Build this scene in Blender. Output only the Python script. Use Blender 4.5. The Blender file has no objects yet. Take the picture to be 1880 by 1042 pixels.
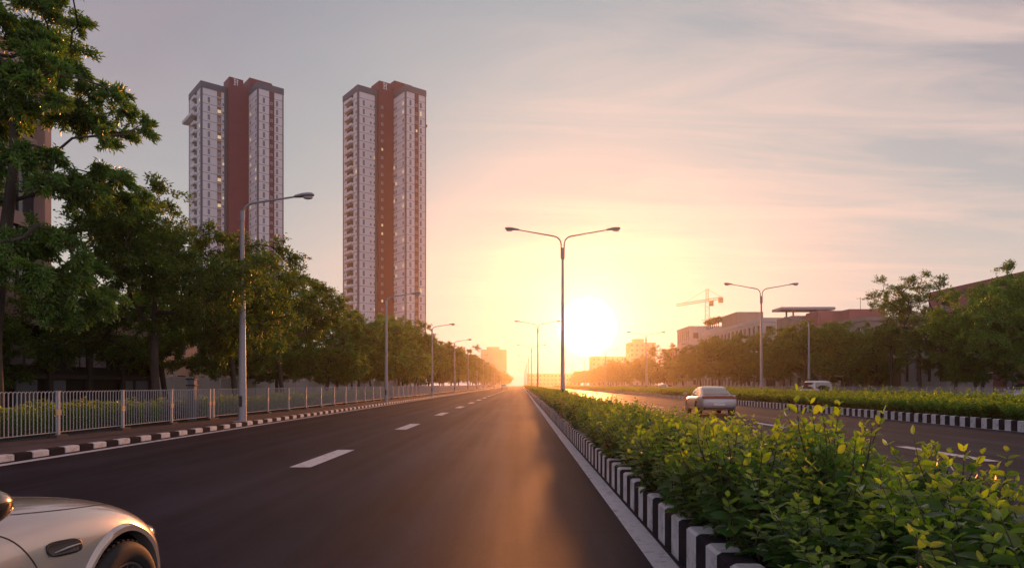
import bpy, bmesh, math, random
import numpy as np
from mathutils import Vector, Matrix
from mathutils.bvhtree import BVHTree
R = math.radians
sc = bpy.context.scene
COL = sc.collection
F = 1253.0           # focal length of the picture in its own pixels (24 mm lens)
CAMH = 1.5
SUN_AZ, SUN_EL = R(5.56), R(4.77)
SUN_DIR = Vector((math.sin(SUN_AZ)*math.cos(SUN_EL), math.cos(SUN_AZ)*math.cos(SUN_EL), math.sin(SUN_EL)))

# ------------------------------------------------------------------ materials
def mat(name, col, rough=.6, metal=0., var=.0, scale=4., bump=0., bscale=40., coat=0., spec=.5, stretch=None, dirt=None, dirt_amt=0., dscale=1.5):
    m = bpy.data.materials.new(name); m.use_nodes = True
    nt = m.node_tree; b = nt.nodes['Principled BSDF']
    b.inputs['Base Color'].default_value = (*col, 1)
    b.inputs['Roughness'].default_value = rough
    b.inputs['Metallic'].default_value = metal
    b.inputs['Specular IOR Level'].default_value = spec
    if coat:
        b.inputs['Coat Weight'].default_value = coat
        b.inputs['Coat Roughness'].default_value = .06
    tc = nt.nodes.new('ShaderNodeTexCoord'); co = tc.outputs['Object']
    if stretch:
        mp = nt.nodes.new('ShaderNodeMapping'); mp.inputs['Scale'].default_value = stretch
        nt.links.new(co, mp.inputs['Vector']); co = mp.outputs['Vector']
    last = None
    if var:
        n = nt.nodes.new('ShaderNodeTexNoise'); n.inputs['Scale'].default_value = scale; n.inputs['Detail'].default_value = 6; n.inputs['Roughness'].default_value = .65
        nt.links.new(co, n.inputs['Vector'])
        r = nt.nodes.new('ShaderNodeMapRange'); r.inputs[1].default_value = .3; r.inputs[2].default_value = .7
        r.inputs[3].default_value = 1-var; r.inputs[4].default_value = 1+var
        nt.links.new(n.outputs['Fac'], r.inputs[0])
        mx = nt.nodes.new('ShaderNodeMix'); mx.data_type = 'RGBA'; mx.blend_type = 'MULTIPLY'; mx.inputs[0].default_value = 1
        mx.inputs[6].default_value = (*col, 1); nt.links.new(r.outputs[0], mx.inputs[7])
        last = mx.outputs[2]
    if dirt:
        n = nt.nodes.new('ShaderNodeTexNoise'); n.inputs['Scale'].default_value = dscale; n.inputs['Detail'].default_value = 9; n.inputs['Roughness'].default_value = .72
        nt.links.new(co, n.inputs['Vector'])
        r = nt.nodes.new('ShaderNodeMapRange'); r.inputs[1].default_value = .5; r.inputs[2].default_value = .72; r.inputs[4].default_value = dirt_amt
        nt.links.new(n.outputs['Fac'], r.inputs[0])
        mx = nt.nodes.new('ShaderNodeMix'); mx.data_type = 'RGBA'
        nt.links.new(r.outputs[0], mx.inputs[0])
        if last is None: mx.inputs[6].default_value = (*col, 1)
        else: nt.links.new(last, mx.inputs[6])
        mx.inputs[7].default_value = (*dirt, 1); last = mx.outputs[2]
    if last is not None: nt.links.new(last, b.inputs['Base Color'])
    if bump:
        n = nt.nodes.new('ShaderNodeTexNoise'); n.inputs['Scale'].default_value = bscale; n.inputs['Detail'].default_value = 4
        nt.links.new(tc.outputs['Object'], n.inputs['Vector'])
        bp = nt.nodes.new('ShaderNodeBump'); bp.inputs['Strength'].default_value = bump; bp.inputs['Distance'].default_value = .01
        nt.links.new(n.outputs['Fac'], bp.inputs['Height']); nt.links.new(bp.outputs['Normal'], b.inputs['Normal'])
    return m

def emit(name, col, s):
    m = mat(name, col, .3); b = m.node_tree.nodes['Principled BSDF']
    b.inputs['Emission Color'].default_value = (*col, 1); b.inputs['Emission Strength'].default_value = s
    return m

def leaf_mat(name, dark, young, trans=.45, gloss=.12, rvar=.25, tboost=(1.5, 1.25, .35)):
    m = bpy.data.materials.new(name); m.use_nodes = True; nt = m.node_tree; nt.nodes.clear()
    o = nt.nodes.new('ShaderNodeOutputMaterial')
    at = nt.nodes.new('ShaderNodeAttribute'); at.attribute_name = 'tint'
    oi = nt.nodes.new('ShaderNodeObjectInfo')
    mx = nt.nodes.new('ShaderNodeMix'); mx.data_type = 'RGBA'
    mx.inputs[6].default_value = (*dark, 1); mx.inputs[7].default_value = (*young, 1)
    nt.links.new(at.outputs['Fac'], mx.inputs[0])
    mr = nt.nodes.new('ShaderNodeMapRange'); mr.inputs[3].default_value = 1-rvar; mr.inputs[4].default_value = 1+rvar
    nt.links.new(oi.outputs['Random'], mr.inputs[0])
    ml = nt.nodes.new('ShaderNodeMix'); ml.data_type = 'RGBA'; ml.blend_type = 'MULTIPLY'; ml.inputs[0].default_value = 1
    nt.links.new(mx.outputs[2], ml.inputs[6]); nt.links.new(mr.outputs[0], ml.inputs[7])
    d = nt.nodes.new('ShaderNodeBsdfDiffuse'); nt.links.new(ml.outputs[2], d.inputs['Color'])
    mt = nt.nodes.new('ShaderNodeMix'); mt.data_type = 'RGBA'; mt.blend_type = 'MULTIPLY'; mt.inputs[0].default_value = 1
    mt.inputs[7].default_value = (*[c*2.2 for c in tboost], 1); nt.links.new(ml.outputs[2], mt.inputs[6])
    t = nt.nodes.new('ShaderNodeBsdfTranslucent'); nt.links.new(mt.outputs[2], t.inputs['Color'])
    a = nt.nodes.new('ShaderNodeMixShader'); a.inputs[0].default_value = trans
    nt.links.new(d.outputs[0], a.inputs[1]); nt.links.new(t.outputs[0], a.inputs[2])
    g = nt.nodes.new('ShaderNodeBsdfGlossy'); g.inputs['Roughness'].default_value = .42; g.inputs['Color'].default_value = (.9, .9, .9, 1)
    fr = nt.nodes.new('ShaderNodeFresnel'); fr.inputs['IOR'].default_value = 1.4
    mm = nt.nodes.new('ShaderNodeMath'); mm.operation = 'MULTIPLY'; mm.inputs[1].default_value = gloss*4
    nt.links.new(fr.outputs[0], mm.inputs[0])
    z = nt.nodes.new('ShaderNodeMixShader'); nt.links.new(mm.outputs[0], z.inputs[0])
    nt.links.new(a.outputs[0], z.inputs[1]); nt.links.new(g.outputs[0], z.inputs[2])
    nt.links.new(z.outputs[0], o.inputs['Surface'])
    return m

# ------------------------------------------------------------------ mesh helpers
class MB:
    def __init__(s): s.v = []; s.f = []; s.m = []
    def add(s, vs, fs, mi=0):
        o = len(s.v); s.v.extend([tuple(v) for v in vs])
        for f in fs: s.f.append(tuple(i+o for i in f)); s.m.append(mi)
        return s
    def box(s, x0, x1, y0, y1, z0, z1, mi=0):
        v = [(x0,y0,z0),(x1,y0,z0),(x1,y1,z0),(x0,y1,z0),(x0,y0,z1),(x1,y0,z1),(x1,y1,z1),(x0,y1,z1)]
        return s.add(v, [(0,3,2,1),(4,5,6,7),(0,1,5,4),(1,2,6,5),(2,3,7,6),(3,0,4,7)], mi)
    def bbox(s, x0, x1, y0, y1, z0, z1, c=.02, mi=0, bottom=False):
        """box with chamfered vertical and top edges"""
        def ring(i, z):
            a0,a1,b0,b1 = x0+i, x1-i, y0+i, y1-i
            return [(a0+c,b0,z),(a1-c,b0,z),(a1,b0+c,z),(a1,b1-c,z),(a1-c,b1,z),(a0+c,b1,z),(a0,b1-c,z),(a0,b0+c,z)]
        rs = [ring(0,z0), ring(0,z1-c), ring(c,z1)]
        v = [p for r in rs for p in r]; f = []
        for k in range(2):
            for i in range(8):
                j = (i+1) % 8; f.append((k*8+i, k*8+j, k*8+8+j, k*8+8+i))
        f.append(tuple(range(16,24))); f.append(tuple(reversed(range(8))))
        return s.add(v, f, mi)
    def tube(s, pts, r, n=8, cap=True, mi=0):
        pts = [Vector(p) for p in pts]; k = len(pts)
        rs = r if isinstance(r, (list, tuple)) else [r]*k
        vs = []; prev = None
        for i, p in enumerate(pts):
            d = (pts[min(i+1,k-1)] - pts[max(i-1,0)]).normalized()
            if prev is None:
                a = Vector((1,0,0)) if abs(d.x) < .8 else Vector((0,1,0))
                u = (a - d*a.dot(d)).normalized()
            else: u = (prev - d*prev.dot(d)).normalized()
            prev = u; w = d.cross(u)
            for j in range(n):
                t = 2*math.pi*j/n; vs.append(p + (u*math.cos(t) + w*math.sin(t))*rs[i])
        fs = []
        for i in range(k-1):
            for j in range(n):
                q = (j+1) % n; fs.append((i*n+j, i*n+q, (i+1)*n+q, (i+1)*n+j))
        if cap: fs.append(tuple(reversed(range(n)))); fs.append(tuple(range((k-1)*n, k*n)))
        return s.add(vs, fs, mi)
    def loft(s, rings, cap=True, mi=0, closed=True):
        n = len(rings[0]); vs = [p for r in rings for p in r]; fs = []
        for i in range(len(rings)-1):
            for j in range(n if closed else n-1):
                q = (j+1) % n; fs.append((i*n+j, i*n+q, (i+1)*n+q, (i+1)*n+j))
        if cap: fs.append(tuple(reversed(range(n)))); fs.append(tuple(range((len(rings)-1)*n, len(rings)*n)))
        return s.add(vs, fs, mi)
    def lathe_x(s, prof, c=(0,0,0), n=32, mi=0):
        """profile of (x, r) revolved round the x axis"""
        vs = []; k = len(prof)
        for x, r in prof:
            for j in range(n):
                t = 2*math.pi*j/n; vs.append((c[0]+x, c[1]+r*math.cos(t), c[2]+r*math.sin(t)))
        fs = []
        for i in range(k-1):
            for j in range(n):
                q = (j+1) % n; fs.append((i*n+j, i*n+q, (i+1)*n+q, (i+1)*n+j))
        return s.add(vs, fs, mi)
    def build(s, name, mats, parent=None, smooth=None, loc=None, rz=0):
        me = bpy.data.meshes.new(name); me.from_pydata(s.v, [], s.f)
        for m in (mats if isinstance(mats, (list, tuple)) else [mats]): me.materials.append(m)
        if any(s.m): me.polygons.foreach_set('material_index', s.m)
        bm = bmesh.new(); bm.from_mesh(me); bmesh.ops.recalc_face_normals(bm, faces=bm.faces); bm.to_mesh(me); bm.free()
        if smooth is not None:
            me.shade_smooth(); me.set_sharp_from_angle(angle=R(smooth))
        return link(name, me, parent, loc, rz)

def link(name, me, parent=None, loc=None, rz=0):
    o = bpy.data.objects.new(name, me); COL.objects.link(o)
    if parent: o.parent = parent
    if loc is not None: o.location = loc
    o.rotation_euler.z = rz
    return o
def tag(o, label=None, cat=None, group=None, kind=None):
    if label: o['label'] = label
    if cat: o['category'] = cat
    if group: o['group'] = group
    if kind: o['kind'] = kind
    return o
def struct(o): o['kind'] = 'structure'; return o
def empty(name, loc, rz=0, label=None, cat=None, group=None):
    o = bpy.data.objects.new(name, None); COL.objects.link(o); o.location = loc; o.rotation_euler.z = rz
    o.empty_display_size = .2
    return tag(o, label, cat, group)
KIDS = {}
def copy_tree(o, parent=None):
    c = o.copy(); COL.objects.link(c)
    if parent: c.parent = parent
    for ch in list(o.children): copy_tree(ch, c)
    return c
def dup(o, loc, rz=0., scale=1., label=None, group=None):
    c = copy_tree(o); c.location = loc; c.rotation_euler.z = rz
    c.scale = scale if isinstance(scale, tuple) else (scale,)*3
    if label: c['label'] = label
    if group: c['group'] = group
    return c
def xz(px, py, d):     # design aid: metres right of / above the camera axis for a spot of the photograph d metres away
    return (px-956)*d/F, CAMH-(py-705)*d/F

# ------------------------------------------------------------------ palette
M = {}
M['asphalt'] = mat('asphalt', (.0215,.0185,.0265), .55, var=.35, scale=.7, bump=.35, bscale=120, stretch=(1,.25,1), dirt=(.046,.041,.05), dirt_amt=.5, dscale=26, spec=.06)
M['paint'] = mat('road_paint', (.62,.6,.6), .6, var=.12, scale=6, dirt=(.06,.056,.06), dirt_amt=.9, dscale=6)
M['kerb_white'] = mat('kerb_white', (.62,.6,.6), .65, var=.1, scale=5, dirt=(.17,.155,.15), dirt_amt=.9, dscale=4.5, bump=.3, bscale=60)
M['kerb_black'] = mat('kerb_black', (.026,.024,.029), .9, var=.2, scale=5, dirt=(.055,.052,.054), dirt_amt=.4, dscale=4, bump=.3, bscale=60, spec=.04)
M['pave'] = mat('sidewalk_concrete', (.095,.075,.078), .95, spec=.1, var=.22, scale=1.6, bump=.4, bscale=50, dirt=(.05,.042,.04), dirt_amt=.6, dscale=.7)
M['soil'] = mat('soil', (.035,.028,.02), .95, var=.4, scale=3, bump=.8, bscale=25)
M['ground'] = mat('ground', (.05,.048,.03), .95, var=.4, scale=.25, bump=.5, bscale=9)
M['lamp'] = mat('lamp_paint', (.36,.34,.36), .5, metal=.0, var=.08, scale=8, spec=.5)
M['lens'] = mat('lamp_lens', (.75,.74,.72), .12, spec=.6)
M['fence'] = mat('fence_paint', (.44,.41,.42), .5, var=.1, scale=10, dirt=(.25,.2,.17), dirt_amt=.4, dscale=9)
M['fence_foot'] = mat('fence_foot', (.05,.045,.042), .8, var=.2)
M['reflector'] = mat('reflector_yellow', (.85,.42,.06), .35)
M['bark'] = mat('bark', (.07,.055,.045), .9, var=.4, scale=5, bump=.9, bscale=14, stretch=(1,1,.25))
M['stem'] = mat('shrub_stem', (.06,.05,.025), .8)
M['leaf_tree'] = leaf_mat('tree_leaf', (.054,.105,.038), (.15,.2,.05), trans=.5, gloss=.06, tboost=(1.3,1.4,.35))
M['leaf_big'] = leaf_mat('foreground_tree_leaf', (.052,.11,.038), (.14,.2,.05), trans=.42, gloss=.08, tboost=(1.15,1.4,.35))
M['leaf_shrub'] = leaf_mat('median_shrub_leaf', (.034,.095,.03), (.2,.27,.03), trans=.57, gloss=.12, rvar=.12, tboost=(1.45,1.55,.3))
M['leaf_hedge'] = leaf_mat('hedge_leaf', (.036,.105,.028), (.22,.27,.035), trans=.55, gloss=.08, rvar=.12, tboost=(1.4,1.55,.3))
M['dark'] = mat('near_black', (.012,.012,.013), .6)
M['glass'] = mat('window_glass', (.03,.035,.045), .08, spec=.8)

def wear(m):
    """wheel paths, oil-darkened lane centres and a few cracks worn into the asphalt itself"""
    nt = m.node_tree; L = nt.links.new; N = nt.nodes.new; b = nt.nodes['Principled BSDF']; src = b.inputs['Base Color'].links[0].from_socket
    tc = N('ShaderNodeTexCoord')
    def noise(scale, st, detail, lo, hi, a, c, rough=.6):
        mp = N('ShaderNodeMapping'); mp.inputs['Scale'].default_value = st; L(tc.outputs['Object'], mp.inputs['Vector'])
        n = N('ShaderNodeTexNoise'); n.inputs['Scale'].default_value = scale; n.inputs['Detail'].default_value = detail; n.inputs['Roughness'].default_value = rough; L(mp.outputs[0], n.inputs['Vector'])
        r = N('ShaderNodeMapRange'); r.inputs[1].default_value = lo; r.inputs[2].default_value = hi; r.inputs[3].default_value = a; r.inputs[4].default_value = c; L(n.outputs['Fac'], r.inputs[0]); return r.outputs[0]
    def mul(c, f):
        x = N('ShaderNodeMix'); x.data_type = 'RGBA'; x.blend_type = 'MULTIPLY'; x.inputs[0].default_value = 1; L(c, x.inputs[6]); L(f, x.inputs[7]); return x.outputs[2]
    c = mul(src, noise(1.0, (1.1,.018,1), 3, .35, .65, .8, 1.22))
    c = mul(c, noise(.5, (1,.35,1), 8, .38, .62, .75, 1.3))
    v = N('ShaderNodeTexVoronoi'); v.feature = 'DISTANCE_TO_EDGE'; v.inputs['Scale'].default_value = .28; v.inputs['Randomness'].default_value = 1
    nz = N('ShaderNodeTexNoise'); nz.inputs['Scale'].default_value = 1.6; nz.inputs['Detail'].default_value = 5; L(tc.outputs['Object'], nz.inputs['Vector'])
    mx = N('ShaderNodeMix'); mx.data_type = 'VECTOR'; mx.inputs[0].default_value = .12; L(tc.outputs['Object'], mx.inputs[4]); L(nz.outputs['Color'], mx.inputs[5]); L(mx.outputs[1], v.inputs['Vector'])
    lt = N('ShaderNodeMath'); lt.operation = 'LESS_THAN'; lt.inputs[1].default_value = .0035; L(v.outputs['Distance'], lt.inputs[0])
    gate = noise(.11, (1,1,1), 2, .52, .56, 0, 1)
    mm = N('ShaderNodeMath'); mm.operation = 'MULTIPLY'; L(lt.outputs[0], mm.inputs[0]); L(gate, mm.inputs[1])
    x = N('ShaderNodeMix'); x.data_type = 'RGBA'; L(mm.outputs[0], x.inputs[0]); L(c, x.inputs[6]); x.inputs[7].default_value = (.007,.006,.008,1)
    L(x.outputs[2], b.inputs['Base Color'])
    L(noise(1.0, (1.1,.018,1), 3, .35, .65, .62, .5), b.inputs['Roughness'])
wear(M['asphalt'])
# ------------------------------------------------------------------ camera, sky, sun, air
cam = bpy.data.cameras.new('camera'); cam.sensor_width = 36; cam.lens = 24.0; cam.clip_end = 3000; cam.clip_start = .05
cam.shift_x = -16/1880; cam.shift_y = 184/1880
co = bpy.data.objects.new('camera', cam); COL.objects.link(co); co.location = (0,0,CAMH); co.rotation_euler = (R(90),0,0)
sc.camera = co
sc.view_settings.view_transform = 'Standard'; sc.view_settings.look = 'None'; sc.view_settings.exposure = 0; sc.view_settings.gamma = 1
sc.view_settings.use_curve_mapping = False
sc.cycles.use_denoising = True
sc.cycles.max_bounces = 6; sc.cycles.diffuse_bounces = 3; sc.cycles.glossy_bounces = 3; sc.cycles.transmission_bounces = 4
sc.cycles.transparent_max_bounces = 12; sc.cycles.volume_bounces = 0
sc.cycles.sample_clamp_indirect = 6

def make_world():
    w = bpy.data.worlds.new('World'); sc.world = w; w.use_nodes = True
    nt = w.node_tree; bg = nt.nodes['Background']; L = nt.links.new; N = nt.nodes.new
    def math_(op, a, b=None, c=None, clamp=False):
        n = N('ShaderNodeMath'); n.operation = op; n.use_clamp = clamp
        for i, x in enumerate((a, b, c)):
            if x is None: continue
            if isinstance(x, (int, float)): n.inputs[i].default_value = x
            else: L(x, n.inputs[i])
        return n.outputs[0]
    def mix(f, a, b, blend='MIX'):
        n = N('ShaderNodeMix'); n.data_type = 'RGBA'; n.blend_type = blend
        for s, x in ((0, f), (6, a), (7, b)):
            if isinstance(x, (int, float)): n.inputs[s].default_value = x
            elif isinstance(x, tuple): n.inputs[s].default_value = (*x, 1)
            else: L(x, n.inputs[s])
        return n.outputs[2]
    def ramp(f, stops):
        n = N('ShaderNodeValToRGB'); e = n.color_ramp.elements
        while len(e) < len(stops): e.new(.5)
        for k, (p, c) in enumerate(stops): e[k].position = p; e[k].color = (*c, 1) if isinstance(c, tuple) else (c, c, c, 1)
        L(f, n.inputs[0]); return n.outputs[0]
    tc = N('ShaderNodeTexCoord'); nv = N('ShaderNodeVectorMath'); nv.operation = 'NORMALIZE'; L(tc.outputs['Generated'], nv.inputs[0])
    d = nv.outputs[0]
    sp = N('ShaderNodeSeparateXYZ'); L(d, sp.inputs[0]); x, y, z = sp.outputs
    dot = N('ShaderNodeVectorMath'); dot.operation = 'DOT_PRODUCT'; L(d, dot.inputs[0]); dot.inputs[1].default_value = SUN_DIR
    cs = math_('MAXIMUM', dot.outputs['Value'], 0)
    ang = math_('ARCCOSINE', math_('MINIMUM', dot.outputs['Value'], 1.0))          # radians from the sun
    sky = N('ShaderNodeTexSky'); sky.sky_type = 'NISHITA'; sky.sun_disc = False
    sky.sun_elevation = SUN_EL; sky.sun_rotation = SUN_AZ; sky.dust_density = 3.0; sky.air_density = 1.0; sky.ozone_density = 1.0
    nish = mix(1.0, sky.outputs[0], (SKY_K,)*3, 'MULTIPLY')
    # thin high overcast: grey-mauve overhead, peach lower down, cream round the sun
    veil = ramp(math_('MAXIMUM', z, 0), SKY_RAMP)
    near = ramp(ang, [(0, 1.0), (.3, .86), (.7, .3), (1.0, .0)])
    # ang is up to pi; scale into 0..1
    veil1 = mix(ramp(ang, [(0, 1.0), (.3, .9), (.66, .0)]), veil, SKY_MID)
    veil2 = mix(ramp(math_('MULTIPLY', ang, 1/.5), [(0, 1.0), (.22, .75), (.5, .0)]), veil1, SKY_NEAR)
    away = mix(ramp(math_('MULTIPLY', ang, 1/3.1416), [(0, 1.0), (.25, 1.0), (.7, .0)]), SKY_BACK_FILL, (1., 1., 1.))
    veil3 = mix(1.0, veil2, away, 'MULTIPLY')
    # cirrus: streaks on a high flat layer
    den = math_('MAXIMUM', math_('ADD', z, .1), .02)
    cx = math_('DIVIDE', x, den); cy = math_('DIVIDE', y, den)
    cb = N('ShaderNodeCombineXYZ'); L(cx, cb.inputs[0]); L(cy, cb.inputs[1])
    mp = N('ShaderNodeMapping'); mp.inputs['Rotation'].default_value = (0, 0, R(-24)); mp.inputs['Scale'].default_value = (.62, 2.3, 1); mp.inputs['Location'].default_value = (3.1, .4, 0)
    L(cb.outputs[0], mp.inputs['Vector'])
    n1 = N('ShaderNodeTexNoise'); n1.inputs['Scale'].default_value = .9; n1.inputs['Detail'].default_value = 7; n1.inputs['Roughness'].default_value = .62; n1.inputs['Distortion'].default_value = 1.1
    L(mp.outputs[0], n1.inputs['Vector'])
    n2 = N('ShaderNodeTexNoise'); n2.inputs['Scale'].default_value = .45; n2.inputs['Detail'].default_value = 2; L(cb.outputs[0], n2.inputs['Vector'])
    streak = ramp(n1.outputs['Fac'], [(.42, 0.0), (.66, 1.0)])
    patch = ramp(math_('ADD', n2.outputs['Fac'], math_('MULTIPLY', x, .45)), [(.42, .12), (.68, 1.0)])
    cf = math_('MULTIPLY', math_('MULTIPLY', streak, patch), ramp(math_('MAXIMUM', z, 0), [(0, .15), (.08, .6), (.2, 1.0)]))
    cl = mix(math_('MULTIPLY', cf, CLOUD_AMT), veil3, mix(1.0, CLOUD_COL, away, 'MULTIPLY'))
    tot = mix(1.0, cl, nish, 'ADD')
    # the sun itself, swollen by thin cloud, with its aureole
    disc = ramp(math_('MULTIPLY', ang, 10), [(.22, 1.0), (.30, .3), (.44, 0.0)])
    aur = math_('POWER', cs, 700)
    aur2 = math_('POWER', cs, 26)
    glow = mix(1.0, mix(1.0, mix(1.0, disc, (14., 12., 8.), 'MULTIPLY'), mix(1.0, aur, AUR1, 'MULTIPLY'), 'ADD'), mix(1.0, aur2, AUR2, 'MULTIPLY'), 'ADD')
    tot = mix(1.0, tot, glow, 'ADD')
    # below the horizon: dull ground tone
    below = math_('LESS_THAN', z, -.01)
    tot = mix(below, tot, (.12, .1, .08))
    L(tot, bg.inputs['Color']); bg.inputs['Strength'].default_value = 1.0
SKY_K = .008
SKY_RAMP = [(0, (.84,.70,.57)), (.12, (.66,.63,.59)), (.24, (.42,.435,.46)), (.36, (.365,.34,.385)), (.5, (.29,.272,.335)), (1., (.13,.115,.17))]
SKY_MID = (.40,.50,.53)
SKY_NEAR = (.12,.14,.40)
SKY_BACK_FILL = (1.25,1.27,1.52)  # unseen sky behind the camera, brightened as added fill for trees and towers
CLOUD_AMT, CLOUD_COL = .68, (.84,.64,.57)
AUR1, AUR2 = (.5,.55,.45), (.0,.0,.0)
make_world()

sl = bpy.data.lights.new('sun', 'SUN'); sl.energy = 3.8; sl.angle = R(2.4); sl.color = (1, .32, .08)
so = bpy.data.objects.new('sun', sl); COL.objects.link(so); so.rotation_euler = SUN_DIR.to_track_quat('Z', 'Y').to_euler(); so.location = (40, 300, 60)

HAZE_D = .00037
hm = bpy.data.materials.new('haze'); hm.use_nodes = True; nt = hm.node_tree; nt.nodes.clear()
ho = nt.nodes.new('ShaderNodeOutputMaterial'); pv = nt.nodes.new('ShaderNodeVolumePrincipled')
pv.inputs['Color'].default_value = (.98,.93,.86,1); pv.inputs['Density'].default_value = HAZE_D; pv.inputs['Anisotropy'].default_value = .83
nt.links.new(pv.outputs[0], ho.inputs['Volume'])
tag(MB().box(-575, 645, -75, 665, -1.2, 122).build('haze', hm), 'golden evening haze hanging over the whole avenue and its buildings', 'haze', kind='stuff')

# ------------------------------------------------------------------ ground, roads, kerbs, markings
def sheet(name, x0, x1, y0, y1, z, m): return struct(MB().add([(x0,y0,z),(x1,y0,z),(x1,y1,z),(x0,y1,z)], [(0,1,2,3)]).build(name, m))
YB, YE = -60, 640
sheet('ground', -560, 630, -70, 655, -.02, M['ground'])
sheet('road', -10.0, 1.34, YB, YE, 0, M['asphalt'])            # our carriageway
sheet('road', 3.62, 15.76, YB, YE, 0, M['asphalt'])
sheet('road', 23.9, 29.6, YB, YE, .001, M['asphalt'])          # service road
def slab(name, x0, x1, y0, y1, z, m): return struct(MB().box(x0, x1, y0, y1, -.3, z, 0).build(name, m))
slab('sidewalk', -12.6, -10.2, YB, YE, .12, M['pave'])
slab('sidewalk', 29.8, 36, YB, YE, .12, M['pave'])
slab('verge', -27, -12.62, YB, YE, .09, M['soil'])
slab('median_soil', 1.56, 3.42, YB, YE, .27, M['soil'])
slab('median_soil', 15.98, 23.6, YB, YE, .27, M['soil'])

def kerb(x0, x1, h, pitch, y0, y1, ymid):
    """painted precast blocks, black and white by turns; beyond ymid longer runs, plain"""
    mb = MB(); y = y0; k = 0; rnd = random.Random(7)
    while y < ymid:
        j = rnd.uniform(-.003, .003); dz = rnd.uniform(-.004, .004)
        mb.bbox(x0+j, x1+j, y+.003, y+pitch-.003, -.05, h+dz, .02, k % 2); y += pitch; k += 1
    while y < y1:
        mb.box(x0, x1, y, y+pitch, -.05, h, k % 2); y += pitch; k += 1
    return struct(mb.build('kerb', [M['kerb_white'], M['kerb_black']], smooth=None))
kerb(1.345, 1.555, .35, .285, -1, 330, 90)
kerb(3.425, 3.615, .35, .285, 0, 330, 60)
kerb(15.765, 15.975, .35, .285, 10, 330, 90)
kerb(-10.195, -10.0, .13, .5, 8, 420, 90)
kerb(23.65, 23.86, .3, .5, 20, 330, 20)
kerb(29.61, 29.79, .14, .5, 20, 330, 20)
mk = MB()
def strip(x0, x1, y0, y1, z=.004):   # cut into lengths with a slightly wandering edge
    r = random.Random(int(y0*10)+int(x0*100)); y = y0; L_ = 3.0; ps = []
    while y < y1:
        ps.append((x0+r.uniform(-.006,.006), x1+r.uniform(-.006,.006), y)); y += L_
    ps.append((x0, x1, y1))
    vs = []; fs = []
    for a, b, yy in ps: vs += [(a,yy,z),(b,yy,z)]
    for i in range(len(ps)-1): fs.append((2*i, 2*i+1, 2*i+3, 2*i+2))
    mk.add(vs, fs)
strip(1.085, 1.295, -5, 400); struct(mk.build('edge_line', M['paint'])); mk = MB()
strip(-9.76, -9.53, -5, 420); struct(mk.build('edge_line', M['paint'])); mk = MB()
strip(15.69, 15.755, 5, 330); struct(mk.build('edge_line', M['paint']))
def dashes(x0, x1, first, length, step, n):
    for i in range(n):
        a = first + i*step
        struct(MB().add([(x0,a,.004),(x1,a,.004),(x1,a+length,.004),(x0,a+length,.004)], [(0,1,2,3)]).build('lane_dash', M['paint']))
dashes(-4.19, -3.8, 12.35, 3.3, 10.3, 15)
dashes(9.05, 9.35, 13.3, 3.2, 10.3, 12)

# ------------------------------------------------------------------ railings
def fence(name, x, y_first, npan, label, pitch=2.9, z0=.12, h=1.2, npick=20, simple_from=26, side=1):
    root = empty(name, (x, y_first, z0), 0, label, 'fence')
    post = MB(); post.bbox(-.043, .043, -.043, .043, .02, h-.0, .01)
    post.box(-.048, .048, -.048, .048, h-.001, h+.012)
    ft = MB(); ft.bbox(-.13, .13, -.24, .24, -.005, .07, .02)
    def panel(n, full):
        p = MB(); L_ = pitch-.13; st = L_/npick
        p.tube([(0,.065,.13),(0,.065+L_,.13)], .014, 6)
        r = .0115
        for i in range(npick+1):
            y = .065+i*st
            if full: p.tube([(0,y,.13),(0,y,h-.07)], r, 6, cap=False)
            else: p.box(-.011, .011, y-.011, y+.011, .13, h-.07)
        for i in range(npick):
            y = .065+i*st
            if full:
                p.tube([(0, y+st*.5-st*.5*math.cos(t), h-.075+.07*math.sin(t)) for t in np.linspace(0, math.pi, 8)], r, 6, cap=False)
            else:
                p.add([(0,y,h-.07),(0,y+st*.25,h-.015),(0,y+st*.75,h-.015),(0,y+st,h-.07),(0,y,h-.045),(0,y+st*.25,h+.005),(0,y+st*.75,h+.005),(0,y+st,h-.045)], [(0,1,5,4),(1,2,6,5),(2,3,7,6)])
        return p
    pm = post.build('post', M['fence'], root); fm = ft.build('foot', M['fence_foot'], pm); 
    for ya in (-.073, .044): MB().box(.02*side-.022, .02*side+.022, ya, ya+.029, h*.48, h*.60).build('reflector', M['reflector'], pm)
    pn = panel(npick, True).build('picket_panel', M['fence'], root, smooth=60)
    ps = panel(npick, False).build('picket_panel', M['fence'], root) if npan > simple_from else None
    for i in range(1, npan+1):
        q = copy_tree(pm, root); q.location = (0, i*pitch, 0)
        if i < npan:
            w = (pn if i < simple_from else ps)
            if i == simple_from: ps.location = (0, i*pitch, 0); continue
            c = w.copy(); COL.objects.link(c); c.parent = root; c.location = (0, i*pitch, 0)
    return root
fence('metal_fence', -12.1, 14.95-2.9, 5, 'short white hooped railing nearest the camera, ending at the gap before the tall lamp')
fence('metal_fence', -12.1, 26.85, 78, 'long white hooped railing from the tall lamp down the far left sidewalk')
fence('metal_fence', 31.0, 26, 66, 'white railing behind the right-hand hedge across the avenue', simple_from=1, side=-1)

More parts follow.
